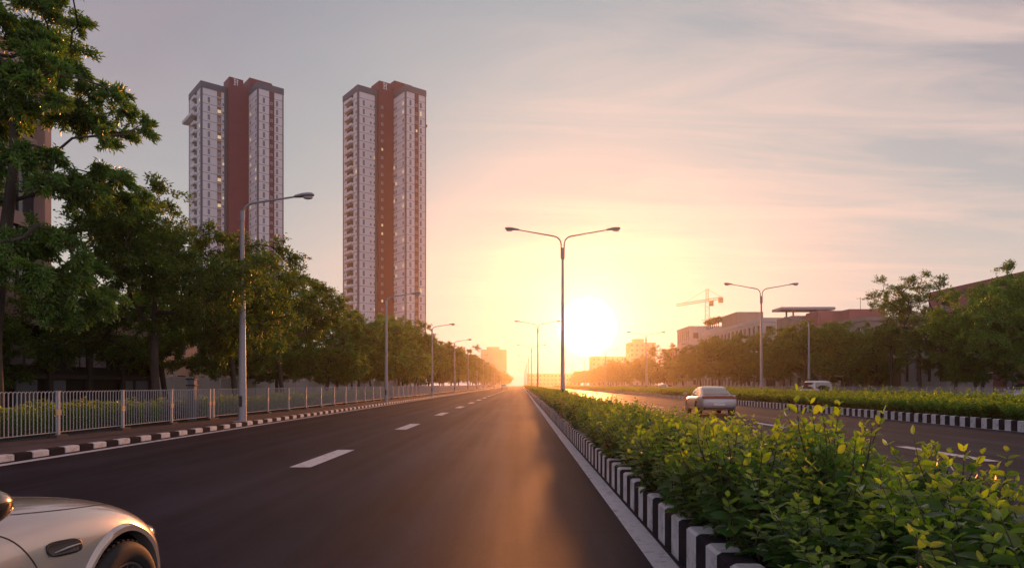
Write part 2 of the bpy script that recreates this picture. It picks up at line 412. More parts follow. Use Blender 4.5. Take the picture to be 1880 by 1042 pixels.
# ------------------------------------------------------------------ street lamps
def lamp_head(parent, x0, z0, sgn, L_, tilt):
    hb = MB(); rings = []
    prof = [(0,.055,.05,0),(.03,.075,.065,0),(.2,.10,.085,.005),(.4,.15,.10,.01),(.65,.175,.105,.012),(.88,.15,.085,.012),(.97,.10,.05,.006),(1.0,.03,.015,0)]
    for t, w, hh, dz in prof:
        ring = []
        for j in range(16):
            a = 2*math.pi*j/16
            zz = math.sin(a)*hh*(1.0 if math.sin(a) > 0 else .55)
            ring.append((x0+sgn*t*L_, math.cos(a)*w, z0+dz+t*L_*math.tan(tilt)+zz))
        rings.append(ring)
    h = hb.loft(rings).build('lamp_head', M['lamp'], parent, smooth=50)
    lb = MB(); rr = []
    for s, k in ((1.0, 0), (.95,.35), (.8,.7), (.5,.93), (.12,1.0)):
        rr.append([(x0+sgn*(.68*L_+math.cos(a)*.26*L_*s), math.sin(a)*.135*s, z0+.68*L_*math.tan(tilt)-.05-k*.085) for a in np.linspace(0, 2*math.pi, 18, endpoint=False)])
    lb.loft(rr, cap=True).build('lens', M['lens'], h, smooth=60)
def lamp(loc, H, rb, rt, arms, reach, zhead, headL, label, group, tilt, socket=None):
    root = empty('street_lamp', loc, 0, label, 'street lamp', group)
    p = MB(); p.tube([(0,0,0),(0,0,H*.5),(0,0,H)], [rb,(rb+rt)/2,rt], 14); p.build('pole', M['lamp'], root, smooth=50)
    b = MB(); b.bbox(-rb*1.7, rb*1.7, -rb*1.7, rb*1.7, -.02, .03, .01); b.build('base_plate', M['lamp'], root)
    d = MB(); d.add([(-.055,-rb-.004,.55),(.055,-rb-.004,.55),(.055,-rb*.965-.006,.95),(-.055,-rb*.965-.006,.95)], [(0,1,2,3)]); d.build('hatch', M['fence_foot'], root)
    if socket:
        s = MB(); s.tube([(0,0,H-.02),(0,0,H+.02),(0,0,H+socket-.02),(0,0,H+socket)], [rt*1.05,rt*1.75,rt*1.75,rt*1.5], 14); s.build('collar', M['lamp'], root, smooth=40)
    else:
        s = MB(); s.tube([(0,0,H-.35),(0,0,H+.02)], [rt*1.35,rt*1.35], 12); s.build('collar', M['lamp'], root, smooth=40)
    z1 = H + (socket or 0)
    for sg in arms:
        x = sg*(.09 if len(arms) > 1 else 0); rbend = .5
        zb = zhead - math.tan(tilt)*(reach-.35)
        pts = [(x,0,z1-.1),(x,0,zb-rbend*.75)]
        for t in np.linspace(.25, 1, 6):
            a = t*(math.pi/2 - tilt)
            pts.append((x+sg*(rbend*(1-math.cos(a))), 0, zb-rbend*.75+rbend*math.sin(a)))
        x0, z0 = pts[-1][0], pts[-1][2]
        xe = sg*reach; ze = z0+abs(xe-x0)*math.tan(tilt)
        pts += [((x0+xe)/2,0,(z0+ze)/2), (xe,0,ze)]
        a = MB().tube(pts, [.045]*(len(pts)-2)+[.038,.033], 9).build('arm', M['lamp'], root, smooth=50)
        lamp_head(root, xe-sg*.03, ze, sg, headL, tilt*.55)
    return root
G1 = 'single-arm lamps along the left sidewalk'
l0 = lamp((-10.36, 25.4, .12), 7.8, .15, .067, (1,), 1.97, 8.24, .74, 'tallest-looking single-arm grey lamp at the kerb, its post rising past the near trees', G1, R(8.5))
dist = ['second single-arm lamp along the left kerb, its head against the right-hand tower', 'third single-arm lamp along the left kerb, standing before backlit trees', 'fourth single-arm lamp along the left kerb, its head just above the tree tops']
for i in range(1, 14):
    dup(l0, (-10.36, 25.4+27.2*i, .12), 0, 1, dist[i-1] if i <= 3 else 'far single-arm lamp dwindling along the left kerb', G1)
G2 = 'double-arm lamps of the central hedge'
l1 = lamp((2.5, 40.7, .27), 8.7, .135, .075, (-1,1), 2.62, 10.33, .86, 'large double-arm lamp in the central hedge, just left of the sun', G2, R(10), .66)
nm = ['second double-arm lamp of the central hedge, seen left of the large one', 'third double-arm lamp of the central hedge, thin in the haze']
for i in range(1, 9):
    dup(l1, (2.5, 40.7+59.5*i, .27), 0, 1, nm[i-1] if i <= 2 else 'distant double-arm lamp of the central row, nearly lost in glare', G2)
G3 = 'double-arm lamps of the right-hand hedge'
l2 = dup(l1, (22.2, 63, .27), 0, 1, 'double-arm lamp rising from the right-hand hedge beside the silver-white sedan', G3)
nm = ['double-arm lamp of the right-hand hedge before the pale tower block', 'double-arm lamp of the right-hand hedge close to the sun']
for i in range(1, 6):
    dup(l1, (22.2, 63+58*i, .27), 0, 1, nm[i-1] if i <= 2 else 'distant double-arm lamp beyond the right-hand hedge', G3)
G4 = 'lamps on the far right sidewalk'
dup(l0, (30.4, 72, .12), R(180), 1, 'single-arm lamp in front of the trees left of the dark van', G4)
dup(l0, (30.4, 118, .12), R(180), 1, 'slim single-arm lamp among orange-lit trees under the crane', G4)
dup(l0, (30.4, 164, .12), R(180), 1, 'faint single-arm lamp in front of hazy trees at the right', G4)
# ------------------------------------------------------------------ leaves
def unit(a): return a/np.maximum(np.linalg.norm(a, axis=1, keepdims=True), 1e-9)
def tri_mesh(name, V, T, m, tint):
    me = bpy.data.meshes.new(name); nv, nt = len(V), len(T)
    me.vertices.add(nv); me.vertices.foreach_set('co', V.astype(np.float32).ravel())
    me.loops.add(nt*3); me.loops.foreach_set('vertex_index', T.astype(np.int32).ravel())
    me.polygons.add(nt); me.polygons.foreach_set('loop_start', np.arange(0, nt*3, 3, dtype=np.int32))
    at = me.attributes.new('tint', 'FLOAT', 'POINT'); at.data.foreach_set('value', tint.astype(np.float32))
    me.materials.append(m); me.update(calc_edges=True); me.validate()
    return me
def leaf_cards(name, P, D, N, L, W, m, tint, fold=.25):
    """one folded four-point leaf (two faces) for every row of P"""
    D = unit(D); S = unit(np.cross(D, N)); N = np.cross(S, D); n = len(P); L = L[:,None]; W = W[:,None]
    up = N*W*fold
    V = np.stack([P, P+D*L*.45-S*W*.5+up, P+D*L-N*L*.12, P+D*L*.45+S*W*.5+up], 1).reshape(-1, 3)
    b = np.arange(n)[:,None]*4
    T = np.concatenate([b+np.array([[0,2,1]]), b+np.array([[0,3,2]])], 1).reshape(-1, 3)
    return tri_mesh(name, V, T, m, np.repeat(tint, 4))
def leaf_blades(name, P, D, N, L, W, m, tint, curl):
    """a curved, pointed-oval leaf of twelve triangles for every row of P"""
    D = unit(D); S = unit(np.cross(D, N)); N = np.cross(S, D); n = len(P); L = L[:,None]; W = W[:,None]; C = curl[:,None]
    ts = [0,.22,.5,.78,1]; ws = [.0,.42,.5,.3,0]
    mid = [P + D*L*t - N*L*C*t*t for t in ts]
    lf = [mid[i]-S*W*ws[i]+N*W*.16 for i in (1,2,3)]; rt = [mid[i]+S*W*ws[i]+N*W*.16 for i in (1,2,3)]
    V = np.stack(mid+lf+rt, 1).reshape(-1, 3); b = np.arange(n)[:,None]*11
    tr = [[0,1,5],[1,6,5],[1,2,6],[2,7,6],[2,3,7],[3,4,7],[0,8,1],[1,8,9],[1,9,2],[2,9,10],[2,10,3],[3,10,4]]
    T = np.concatenate([b+np.array([t]) for t in tr], 1).reshape(-1, 3)
    me = tri_mesh(name, V, T, m, np.repeat(tint, 11)); me.shade_smooth(); return me

# ------------------------------------------------------------------ trees
def skeleton(trunk, clumps, rng, tip=.012, limb_bend=.25):
    """grow a branch from the nearest grown node to every clump centre; radii follow the load carried"""
    nodes = [np.array(p, float) for p in trunk]; par = [-1]+list(range(len(trunk)-1)); ends = []
    order = sorted(range(len(clumps)), key=lambda i: np.linalg.norm(clumps[i]-nodes[-1]))
    base_n = len(trunk)
    for i in order:
        c = clumps[i]; A = np.array(nodes); lo = max(1, int(base_n*.55))
        dv = A[lo:]-c; dd = np.linalg.norm(dv, axis=1) + np.maximum(A[lo:,2]-c[2]+.2, 0)*.9
        k = int(np.argmin(dd))+lo; a = A[k]; L = np.linalg.norm(c-a); ns = max(2, int(L/.5)); prev = k
        side = rng.normal(size=3)*L*.1; side[2] += L*limb_bend*rng.uniform(-.3, .6)
        for s in range(1, ns+1):
            t = s/ns; p = a+(c-a)*t+side*math.sin(math.pi*t)+rng.normal(size=3)*.02*L
            nodes.append(p); par.append(prev); prev = len(nodes)-1
        ends.append((i, prev))
    n = len(nodes); load = np.zeros(n); endset = [e for _, e in ends]
    for e in endset: load[e] += 1
    kids = [[] for _ in range(n)]
    for i in range(n-1, 0, -1): load[par[i]] += load[i]
    for i in range(1, n): kids[par[i]].append(i)
    rad = tip*np.maximum(load, .6)**.46
    return nodes, par, kids, rad
def wood(nodes, par, kids, rad, flare=1.5):
    mb = MB(); starts = [0]+[k for i in range(len(nodes)) for k in sorted(kids[i], key=lambda q: -rad[q])[1:]]
    for s in starts:
        path = [s] if par[s] < 0 else [par[s], s]; cur = s
        while kids[cur]:
            cur = max(kids[cur], key=lambda q: rad[q]); path.append(cur)
        rr = [float(rad[p]) for p in path]
        if par[s] >= 0: rr[0] = min(rr[0], rr[1]*1.15)
        else:
            rr[0] *= flare
            if len(rr) > 1: rr[1] *= 1+.25*(flare-1)
        rr[-1] *= .5
        mb.tube([nodes[p] for p in path], rr, 9 if rad[s] > .06 else 5, cap=False)
    return mb
def tree_mesh(seed, trunk, clumps, crad, nleaf, Ll, Lw, lm, twig=6, tip=.013, drop=.25, flat=.75, tw_r=.005):
    rng = np.random.default_rng(seed); clumps = np.array(clumps, float); crad = np.array(crad, float)
    nodes, par, kids, rad = skeleton(trunk, clumps, rng, tip)
    w = wood(nodes, par, kids, rad)
    core = np.average(clumps, axis=0)
    P=[];D=[];T=[]
    for c, r in zip(clumps, crad):
        out = unit((c-core)[None])[0]
        for _ in range(twig):                        # twigs radiate from the clump, leaves sit along them
            d = unit((rng.normal(size=3)*np.array([1,1,.7]) + out*.7)[None])[0]; d[2] = d[2]*flat+.12; ln = r*rng.uniform(.65, 1.15)
            bend = np.array([0,0,-drop])*ln
            k = max(5, int(nleaf/len(clumps)/twig*rng.uniform(.6,1.4)*(r/crad.mean())**2))
            t = rng.uniform(.12, 1., k)**.8
            base = c + d*ln*t[:,None] + bend*(t**2)[:,None] + rng.normal(size=(k,3))*.055*r*1.6
            P.append(base); ld = d*.9+rng.normal(size=(k,3))*.75; ld[:,2] -= drop*.8; D.append(ld)
            T.append(np.clip(rng.normal(.35,.22,k)+rng.normal()*.12+.15*t, 0, 1))
            w.tube([c, c+d*ln*.5+bend*.25, c+d*ln+bend], [tw_r*1.6, tw_r, tw_r*.4], 3, cap=False)
    P = np.concatenate(P); D = np.concatenate(D); T = np.concatenate(T); n = len(P)
    N = rng.normal(size=(n,3))*.6+np.array([0,0,1.0])
    L = Ll*rng.uniform(.7,1.25,n); W = Lw*rng.uniform(.75,1.2,n)
    return w, leaf_cards('crown', P, D, N, L, W, lm, T)
def make_tree(name, loc, seed, trunk, clumps, crad, nleaf, Ll, Lw, lm, label, cat='tree', group=None, **k):
    w, cm = tree_mesh(seed, trunk, clumps, crad, nleaf, Ll, Lw, lm, **k)
    root = empty(name, loc, 0, label, cat, group)
    w.build('trunk', M['bark'], root, smooth=70); link('crown', cm, root)
    return root
def crown_clumps(seed, rx, z0, z1, n, lobes=9, holes=3):
    """uneven crown: several lobes, each made of clumps, with pockets left open"""
    rng = np.random.default_rng(seed); zc = (z0+z1)/2; rz = (z1-z0)/2
    LB = []
    for i in range(lobes):
        a = 2*math.pi*i/lobes*1.618*2 + rng.uniform(-.4,.4); h = rng.uniform(-.8,.85)
        rr = math.sqrt(max(.05, 1-h*h*.8))*rng.uniform(.55,.85)
        LB.append((np.array([rx*rr*math.cos(a), rx*rr*math.sin(a), zc+rz*h*.8]), rng.uniform(.32,.5)*rx))
    LB.append((np.array([0,0,z1-rz*.35]), .42*rx)); LB.append((np.array([rng.uniform(-.2,.2)*rx,0,zc]), .5*rx))
    hl = [np.array([rx*.8*math.cos(a), rx*.8*math.sin(a), zc+rz*rng.uniform(-.7,.7)]) for a in rng.uniform(0, 2*math.pi, holes)]
    out = []; rad = []
    tries = 0
    while len(out) < n and tries < 20000:
        tries += 1
        c, r = LB[rng.integers(len(LB))]
        d = rng.normal(size=3); d /= np.linalg.norm(d); p = c + d*r*rng.uniform(.45,1.0)**.5*np.array([1,1,.75])
        if p[2] < z0*.85 or any(np.linalg.norm(p-h) < rx*.2 for h in hl): continue
        if any(np.linalg.norm(p-q) < rx*.11 for q in out): continue
        out.append(p); rad.append(rx*rng.uniform(.17,.27))
    return out, rad
PARK = (0, 0, -100)
def variant(seed, H, rx, zb, n=85, leaves=26000, lean=(0,0), th=.33, Ll=.17, Lw=.068, tip=.017, **k):
    cl, cr = crown_clumps(seed, rx, zb, H, n, lobes=9+seed % 3)
    rng = np.random.default_rng(seed+5); tr = []
    ht = zb+(H-zb)*.45
    for s in range(9):
        t = s/8; tr.append((lean[0]*t*t+.12*math.sin(3*t+seed), lean[1]*t*t+.1*math.cos(4*t+seed)-.1, ht*t-.15))
    return dict(seed=seed, trunk=tr, clumps=cl, crad=cr, nleaf=leaves, Ll=Ll, Lw=Lw, lm=M['leaf_tree'], tip=tip, **k)

# big near tree at the left edge: its clumps follow the silhouette, spread in depth
TD = 17.6; TX = -13.55; rng0 = np.random.default_rng(3)
px_cl = [(15,10,45),(62,30,42),(100,18,24),(30,85,50),(82,85,42),(108,112,30),(30,140,48),(78,150,42),(118,150,30),(150,158,26),(165,170,26),(198,172,26),(222,195,24),(240,218,20),(252,240,16),(60,200,42),(105,200,38),(140,212,28),(178,240,24),(160,250,20),(205,265,18),
 (110,318,36),(145,312,36),(182,315,30),(212,330,24),(225,345,18),(62,345,32),(120,350,38),(170,345,30),(190,365,24),(78,470,44),(40,448,34),(118,510,44),(145,545,32),(100,555,36),(125,585,26),(62,512,32),(160,520,20),(30,495,38),(82,430,28),(170,480,22),(150,450,24),
 (-40,20,50),(-60,110,55),(-110,60,50),(-95,180,55),(-45,190,45),(-60,270,50),(-130,280,50),(-70,350,50),(-130,380,45),(-60,440,45),(-120,480,45),(-50,520,40),(-20,-40,45),(50,-35,40),(-90,-20,45),(0,70,40),(15,190,40),(130,-10,22)]
cl = []; cr = []
for px, py, pr in px_cl:
    dd = rng0.uniform(-2.1, 2.1)*(1 if px < 180 else .45); X, Z = xz(px, py, TD)
    cl.append((X-TX, dd, Z)); cr.append(pr*TD/F*1.22)
    if px < 180 and pr > 27:
        cl.append((X-TX+rng0.uniform(-.4,.4), -dd*.9+rng0.uniform(-.3,.3), Z+rng0.uniform(-.3,.3))); cr.append(pr*TD/F*1.2)
tr0 = [(0,0,-.2),(.02,0,1.2),(-.05,.05,2.4),(.02,.05,3.4),(.1,.02,4.3),(.25,0,5.2),(.4,-.05,6.1),(.5,0,7.2),(.45,.05,8.4),(.3,0,9.6)]
make_tree('broadleaf_tree', (TX, TD, .09), 11, tr0, cl, cr, 140000, .15, .05, M['leaf_big'], 'tall dark tree filling the left edge, one long branch reaching out against the sky', tip=.018, drop=.4, twig=8)

V = {'a': variant(21, 8.9, 4.9, 1.9, 125, 62000), 'b': variant(34, 8.3, 3.9, 2.1, 105, 46000, lean=(.3,.2)), 'c': variant(47, 8.6, 4.2, 2.0, 110, 48000, lean=(-.3,.1)),
     'd': variant(52, 10.2, 3.8, 2.6, 90, 21000, lean=(.2,0)), 'e': variant(68, 7.6, 3.6, 1.5, 95, 42000)}
PROTO = {}
def tree(v, x, y, rz=0, s=1., label=None, group=None, name='broadleaf_tree', z=.09):
    if v not in PROTO:
        PROTO[v] = make_tree(name, (x,y,z), label=label, group=group, **V[v]); PROTO[v].rotation_euler.z = rz; PROTO[v].scale = s if isinstance(s, tuple) else (s,)*3
        return PROTO[v]
    return dup(PROTO[v], (x,y,z), rz, s, label, group)
GL, GR = 'trees along the left sidewalk', 'trees along the far right sidewalk'
tree('a', -14.35, 27, 0, (1.0,1,1), 'broad dark green tree behind the railing, left of the tall lamp', GL)
tree('b', -14.2, 33.5, 2.0, .9, 'green tree whose lit leaves hang in front of the tall lamp post', GL)
tree('c', -14.5, 41.6, .6, .9, 'reddish brown backlit tree just right of the tall lamp', GL)
tree('e', -14.6, 51.5, 1.1, 1.0, 'rounded backlit tree below the left edge of the right-hand tower', GL)
tree('b', -14.6, 62, 4.4, .93, 'backlit tree standing in front of the foot of the right-hand tower', GL)
tree('c', -14.6, 73, 3.0, .98, 'backlit tree just right of the second left lamp', GL)
tree('a', -15.0, 86, 2.2, 1.03, 'golden backlit tree whose top covers the right corner of the right-hand tower', GL)
tree('d', -15.0, 99, .4, 1.05, 'golden tree beside the third left lamp, its crown loose against the sky', GL)
rr = random.Random(5); y = 112; k = 0
far_label = 'golden hazy tree in the receding row on the left'
while y < 560:
    tree('abcde'[(k*3+1) % 5], -15.2+rr.uniform(-.6,.8)+max(0,(y-330))*.022, y, rr.uniform(0,6.28), rr.uniform(.95,1.15), far_label, GL)
    y += 12.5+rr.uniform(-1.5,2.5)+y*.012; k += 1
# second, darker row further back from the road
y = 29; k = 0
while y < 215:
    tree('ecbae'[k % 5], -21.5+rr.uniform(-1.5,1.2), y, rr.uniform(0,6.28), (1.0,1.0,rr.uniform(.75,.88)), 'shadowy tree of the back row behind the left-hand street trees', 'back row of trees on the left')
    y += 9.5+rr.uniform(-1,2)+y*.03; k += 1
# right-hand row across the avenue
def rtree(v, px, d, ztop, label, X=None, rz=None):
    H = {'a':8.9,'b':8.3,'c':8.6,'d':10.2,'e':7.6}[v]; s = ztop/H
    tree(v, (px-956)*d/F, d, rr.uniform(0,6.28) if rz is None else rz, (s*1.0,s*1.0,s), label, GR, z=.1)
rtree('a', 1890, 46, 9.6, 'tall dark tree at the right edge of the avenue, in front of the brick-red building')
rtree('e', 1804, 49, 6.5, 'low dark tree in front of the brick-red building, second from the right edge')
rtree('c', 1757, 55, 6.8, 'dark tree below the left end of the brick-red roof')
rtree('d', 1690, 58, 10.9, 'tall loose-crowned tree with sky showing through, left of the brick-red building')
rtree('d', 1636, 63, 9.6, 'thin-topped tree glowing at its edges beside the tall loose-crowned one')
rtree('b', 1560, 73, 8.0, 'brown backlit tree behind the dark van')
rtree('e', 1612, 69, 7.2, 'small dark tree hanging low over the cream wall with doors')
rtree('c', 1480, 80, 8.4, 'orange-brown tree beneath the rooftop canopy')
rtree('b', 1420, 88, 8.6, 'orange-lit tree between the hedge lamp and the canopy')
rtree('a', 1362, 98, 8.4, 'orange-lit tree hiding the near end of the colonnaded building')
rtree('c', 1310, 110, 8.6, 'orange-lit tree below the crane')
d = 118
while d < 430:
    X = 34+rr.uniform(-1,1)
    tree('abcde'[int(d*7) % 5], X, d, rr.uniform(0,6.28), rr.uniform(.92,1.12), 'hazy golden tree in the receding row right of the sun', GR)
    d += 9+rr.uniform(-1,2)+d*.018
for (x, yy) in ((40,60), (40,78), (40,90), (40,104), (40,120)):
    tree('ecb'[int(yy) % 3], x, yy, rr.uniform(0,6.28), .95, 'shadowy tree close to the buildings behind the right-hand row', 'back row of trees on the right')

# ------------------------------------------------------------------ hedges
def shrub_mesh(seed, nst, h, rad, Ll, lean=.35, pitch=.052):
    """upright shoots with paired pointed leaves; young leaves at the tips are yellower"""
    rng = np.random.default_rng(seed); st = MB(); P=[];D=[];N=[];L=[];W=[];T=[];C=[]
    for i in range(nst):
        a = rng.uniform(0, 2*math.pi); r0 = rad*rng.uniform(0,.45); hh = h*rng.uniform(.6,1.05)*(1 if rng.random() < .74 else rng.uniform(1.15,1.38))
        b = np.array([r0*math.cos(a), r0*math.sin(a), 0.]); o = np.array([math.cos(a), math.sin(a), 0.])*rad*rng.uniform(.2,1.0)
        def pos(t): return b + o*t**1.4 + np.array([0,0,hh*t]) + np.array([.02*math.sin(9*t+i), .02*math.cos(7*t+i), 0])
        st.tube([pos(t) for t in (0,.25,.5,.75,.95)], [.008,.007,.0055,.004,.002], 4, cap=False)
        nl = int(hh*.86/pitch); ph = rng.uniform(0, 6.28)
        for k in range(nl):
            t = .14+.86*(k+.5)/nl; p = pos(t); top = max(0, (t-.72)/.28)
            for s in (0, 1):
                if rng.random() < .06: continue
                az = ph + k*1.571 + s*math.pi + rng.normal()*.3
                el = .15+.75*top+rng.normal()*.22
                d = np.array([math.cos(az)*math.cos(el), math.sin(az)*math.cos(el), math.sin(el)])
                P.append(p); D.append(d); ln = Ll*(1-.5*top)*rng.uniform(.75,1.2)*(.75+.5*min(1,(1-t)*2.5+.35))
                L.append(ln); W.append(ln*rng.uniform(.46,.6)); C.append(rng.uniform(.1,.42)*(1-.6*top))
                n = np.array([-d[0]*.6, -d[1]*.6, 1.0])+rng.normal(size=3)*.5; N.append(n)
                T.append(np.clip(.06+.9*top**1.1+rng.normal()*.09+.08*t, 0, 1))
    A = np.array
    return st, (A(P),A(D),A(N),A(L),A(W),A(T),A(C))
def make_shrub(name, loc, seed, label, group, near=True, **k):
    st, (P,D,N,L,W,T,C) = shrub_mesh(seed, **k)
    root = empty(name, loc, 0, label, 'shrub', group)
    st.build('stem', M['stem'], root)
    me = leaf_blades('foliage', P, D, N, L, W, M['leaf_shrub'], T, C) if near else leaf_cards('foliage', P, D, N, L, W, M['leaf_hedge'], T)
    link('foliage', me, root)
    return root
GM = 'leafy shrubs planted along the central median'
SV = [make_shrub('median_shrub', PARK, 100+i, None, GM, True, nst=21+i % 3*2, h=.66+.05*(i % 3), rad=.34, Ll=.1) for i in range(6)]
rs = random.Random(12); used = set(); cnt = 0
lab_mid = 'leafy shrub in the central median hedge, left of the sedan'
lab_near = 'big-leaved shrub of the central hedge in the bottom right foreground'
lab_far = 'sunlit yellow-green shrub of the central hedge around the foot of the large double lamp'
y = 2.55
while y < 44:
    rows = [1.64, 2.07, 2.5, 2.88] if y < 24 else [1.8, 2.35, 2.85]
    for x in rows:
        i = rs.randrange(6); s = rs.uniform(.86,1.1)*(1.05 if x < 2 else 1.02 if x < 2.4 else .96)*(.97 if y < 4.5 else 1.03)
        lab = lab_near if y < 7 else (lab_mid if y < 26 else lab_far)
        loc = (x+rs.uniform(-.1,.1), y+rs.uniform(-.16,.16), .26); rz = rs.uniform(0,6.28); s = (s, s, s*rs.choice((.72,.82,.92,1.0,1.1))*(.94 if x > 2.3 and y > 9 else 1.1 if y < 7 and x > 2.3 else 1))
        if i not in used: used.add(i); o = SV[i]; o.location = loc; o.rotation_euler.z = rz; o.scale = s; o['label'] = lab
        else: dup(SV[i], loc, rz, s, lab, GM)
        cnt += 1
    y += .5 if y < 24 else .62
for (x, yy, sz, i, lab) in ((2.2, 4.75, 1.42, 2, 'tallest leafy shoots of the central hedge, standing up before the far lane dash'), (2.85, 4.6, 1.2, 4, 'tall leafy shoots at the right edge of the central hedge, nearest the picture edge'),
        (2.05, 6.3, 1.12, 1, 'tall yellow-tipped shoots of the central hedge to the right of the sedan')):
    dup(SV[i], (x, yy, .26), 1.3*i, (.95, .95, sz), lab, GM)
GF = 'bushes planted along the right-hand median'
BV = [make_shrub('hedge_bush', PARK, 200+i, None, GF, False, nst=44, h=.68, rad=.56, Ll=.125, pitch=.052) for i in range(4)]
used = set(); y = 16.6
while y < 80:
    for r, (x, sc_) in enumerate(((16.5,.88),(17.8,1.0),(19.3,1.06),(20.9,1.12))):
        i = rs.randrange(4); loc = (x+rs.uniform(-.12,.12), y+r*.5+rs.uniform(-.15,.15), .26); s = sc_*rs.uniform(.92,1.15)
        lab = ('rounded bush in the front row above the striped kerb of the right-hand median', 'bush in the rows behind the front one of the right-hand median')[min(r,1)]
        if i not in used: used.add(i); o = BV[i]; o.location = loc; o.scale = (s,)*3; o['label'] = lab
        else: dup(BV[i], loc, rs.uniform(0,6.28), s, lab, GF)
    y += 1.0 if y < 40 else 1.25
def hedge_strip(name, x0, x1, y0, y1, z0, h0, h1, n, Ll, label, m='leaf_hedge', seed=9, stuff=True, cat='hedge'):
    """a long planted strip whose plants cannot be told apart"""
    rng = np.random.default_rng(seed)
    u = rng.uniform(0,1,n)**1.35; y = y0+(y1-y0)*u; x = rng.uniform(x0, x1, n)
    top = h0+(h1-h0)*(x-x0)/(x1-x0) + .1*np.sin(y*2.3)+.08*np.sin(y*5.1+x*3)+.06*np.sin(y*.7)
    t = rng.uniform(0,1,n)**.55; z = z0+top*t
    P = np.stack([x,y,z],1); D = rng.normal(size=(n,3)); D[:,2] = np.abs(D[:,2])*.8+.2; N = rng.normal(size=(n,3))*.5+np.array([0,0,1.])
    g = 1+u*1.3
    me = leaf_cards(name, P, D, N, Ll*g*rng.uniform(.7,1.3,n), Ll*.5*g*rng.uniform(.8,1.2,n), M[m], np.clip(t**4*.8+rng.normal(size=n)*.1+.1,0,1))
    o = link(name, me); tag(o, label, cat, kind='stuff' if stuff else None)
    return o
hedge_strip('hedge_planting', 1.62, 3.1, 44, 330, .26, .75, .7, 70000, .1, 'far stretch of the central median hedge running on into the glare')
hedge_strip('hedge_planting', 16.1, 23.2, 79, 330, .26, .55, .68, 90000, .11, 'far golden stretch of the right-hand median hedge', seed=5)
hedge_strip('hedge_planting', -14.2, -12.75, 13.0, 90, .09, .75, .8, 60000, .07, 'low hedge with yellow-green tips behind the left railing', seed=6)
# ------------------------------------------------------------------ buildings
def wall_mat(name, col, floor_h=None, z0=0., line=(.12,.11,.13), lw=.16, **k):
    """rendered wall; a thin joint line at every storey"""
    m = mat(name, col, .8, **k)
    if floor_h:
        nt = m.node_tree; b = nt.nodes['Principled BSDF']; tc = nt.nodes.new('ShaderNodeTexCoord'); s = nt.nodes.new('ShaderNodeSeparateXYZ'); nt.links.new(tc.outputs['Object'], s.inputs[0])
        a = nt.nodes.new('ShaderNodeMath'); a.operation = 'ADD'; a.inputs[1].default_value = 1000*floor_h-z0; nt.links.new(s.outputs[2], a.inputs[0])
        d = nt.nodes.new('ShaderNodeMath'); d.operation = 'MODULO'; d.inputs[1].default_value = floor_h; nt.links.new(a.outputs[0], d.inputs[0])
        l = nt.nodes.new('ShaderNodeMath'); l.operation = 'LESS_THAN'; l.inputs[1].default_value = lw; nt.links.new(d.outputs[0], l.inputs[0])
        mx = nt.nodes.new('ShaderNodeMix'); mx.data_type = 'RGBA'; nt.links.new(l.outputs[0], mx.inputs[0])
        old = b.inputs['Base Color'].links[0].from_socket if b.inputs['Base Color'].links else None
        if old: nt.links.new(old, mx.inputs[6])
        else: mx.inputs[6].default_value = (*col, 1)
        mx.inputs[7].default_value = (*line, 1); nt.links.new(mx.outputs[2], b.inputs['Base Color'])
    return m
FH = 3.02
M['tower_wall'] = wall_mat('tower_wall', (.74,.71,.73), FH, var=.05, scale=.15, dirt=(.6,.58,.64), dirt_amt=.4, dscale=.12)
M['tower_trim'] = mat('tower_trim', (.075,.09,.135), .6)
M['tower_red'] = mat('tower_red', (.145,.008,.03), .6, var=.1, scale=.2)
M['tower_maroon'] = wall_mat('tower_maroon', (.12,.025,.05), FH, line=(.05,.03,.035))
M['tower_bay'] = wall_mat('tower_bay', (.26,.12,.07), FH, line=(.5,.45,.42), lw=.5)
M['white_trim'] = mat('white_trim', (.7,.69,.72), .6)
M['lit'] = emit('lit_window', (1,.78,.42), .42)
M['pane'] = mat('pane_day', (.16,.16,.21), .2, spec=.7)

def win_mesh(w, h, glass, frame, sill=False, mull=True):
    """window lying in the local x-z plane, facing -y; recessed pane behind a frame"""
    mb = MB(); t = .05
    mb.box(-w/2, w/2, -.02, .02, 0, h, 0)
    mb.box(-w/2-t, -w/2+.002, -.07, .021, -t, h+t, 1); mb.box(w/2-.002, w/2+t, -.07, .021, -t, h+t, 1)
    mb.box(-w/2+.003, w/2-.003, -.069, .021, h, h+t, 1); mb.box(-w/2+.003, w/2-.003, -.10, .021, -t, 0, 1)
    if mull: mb.box(-.03, .03, -.05, -.021, .003, h-.003, 1)
    o = mb.build('window', [glass, frame]); me = o.data; bpy.data.objects.remove(o); return me

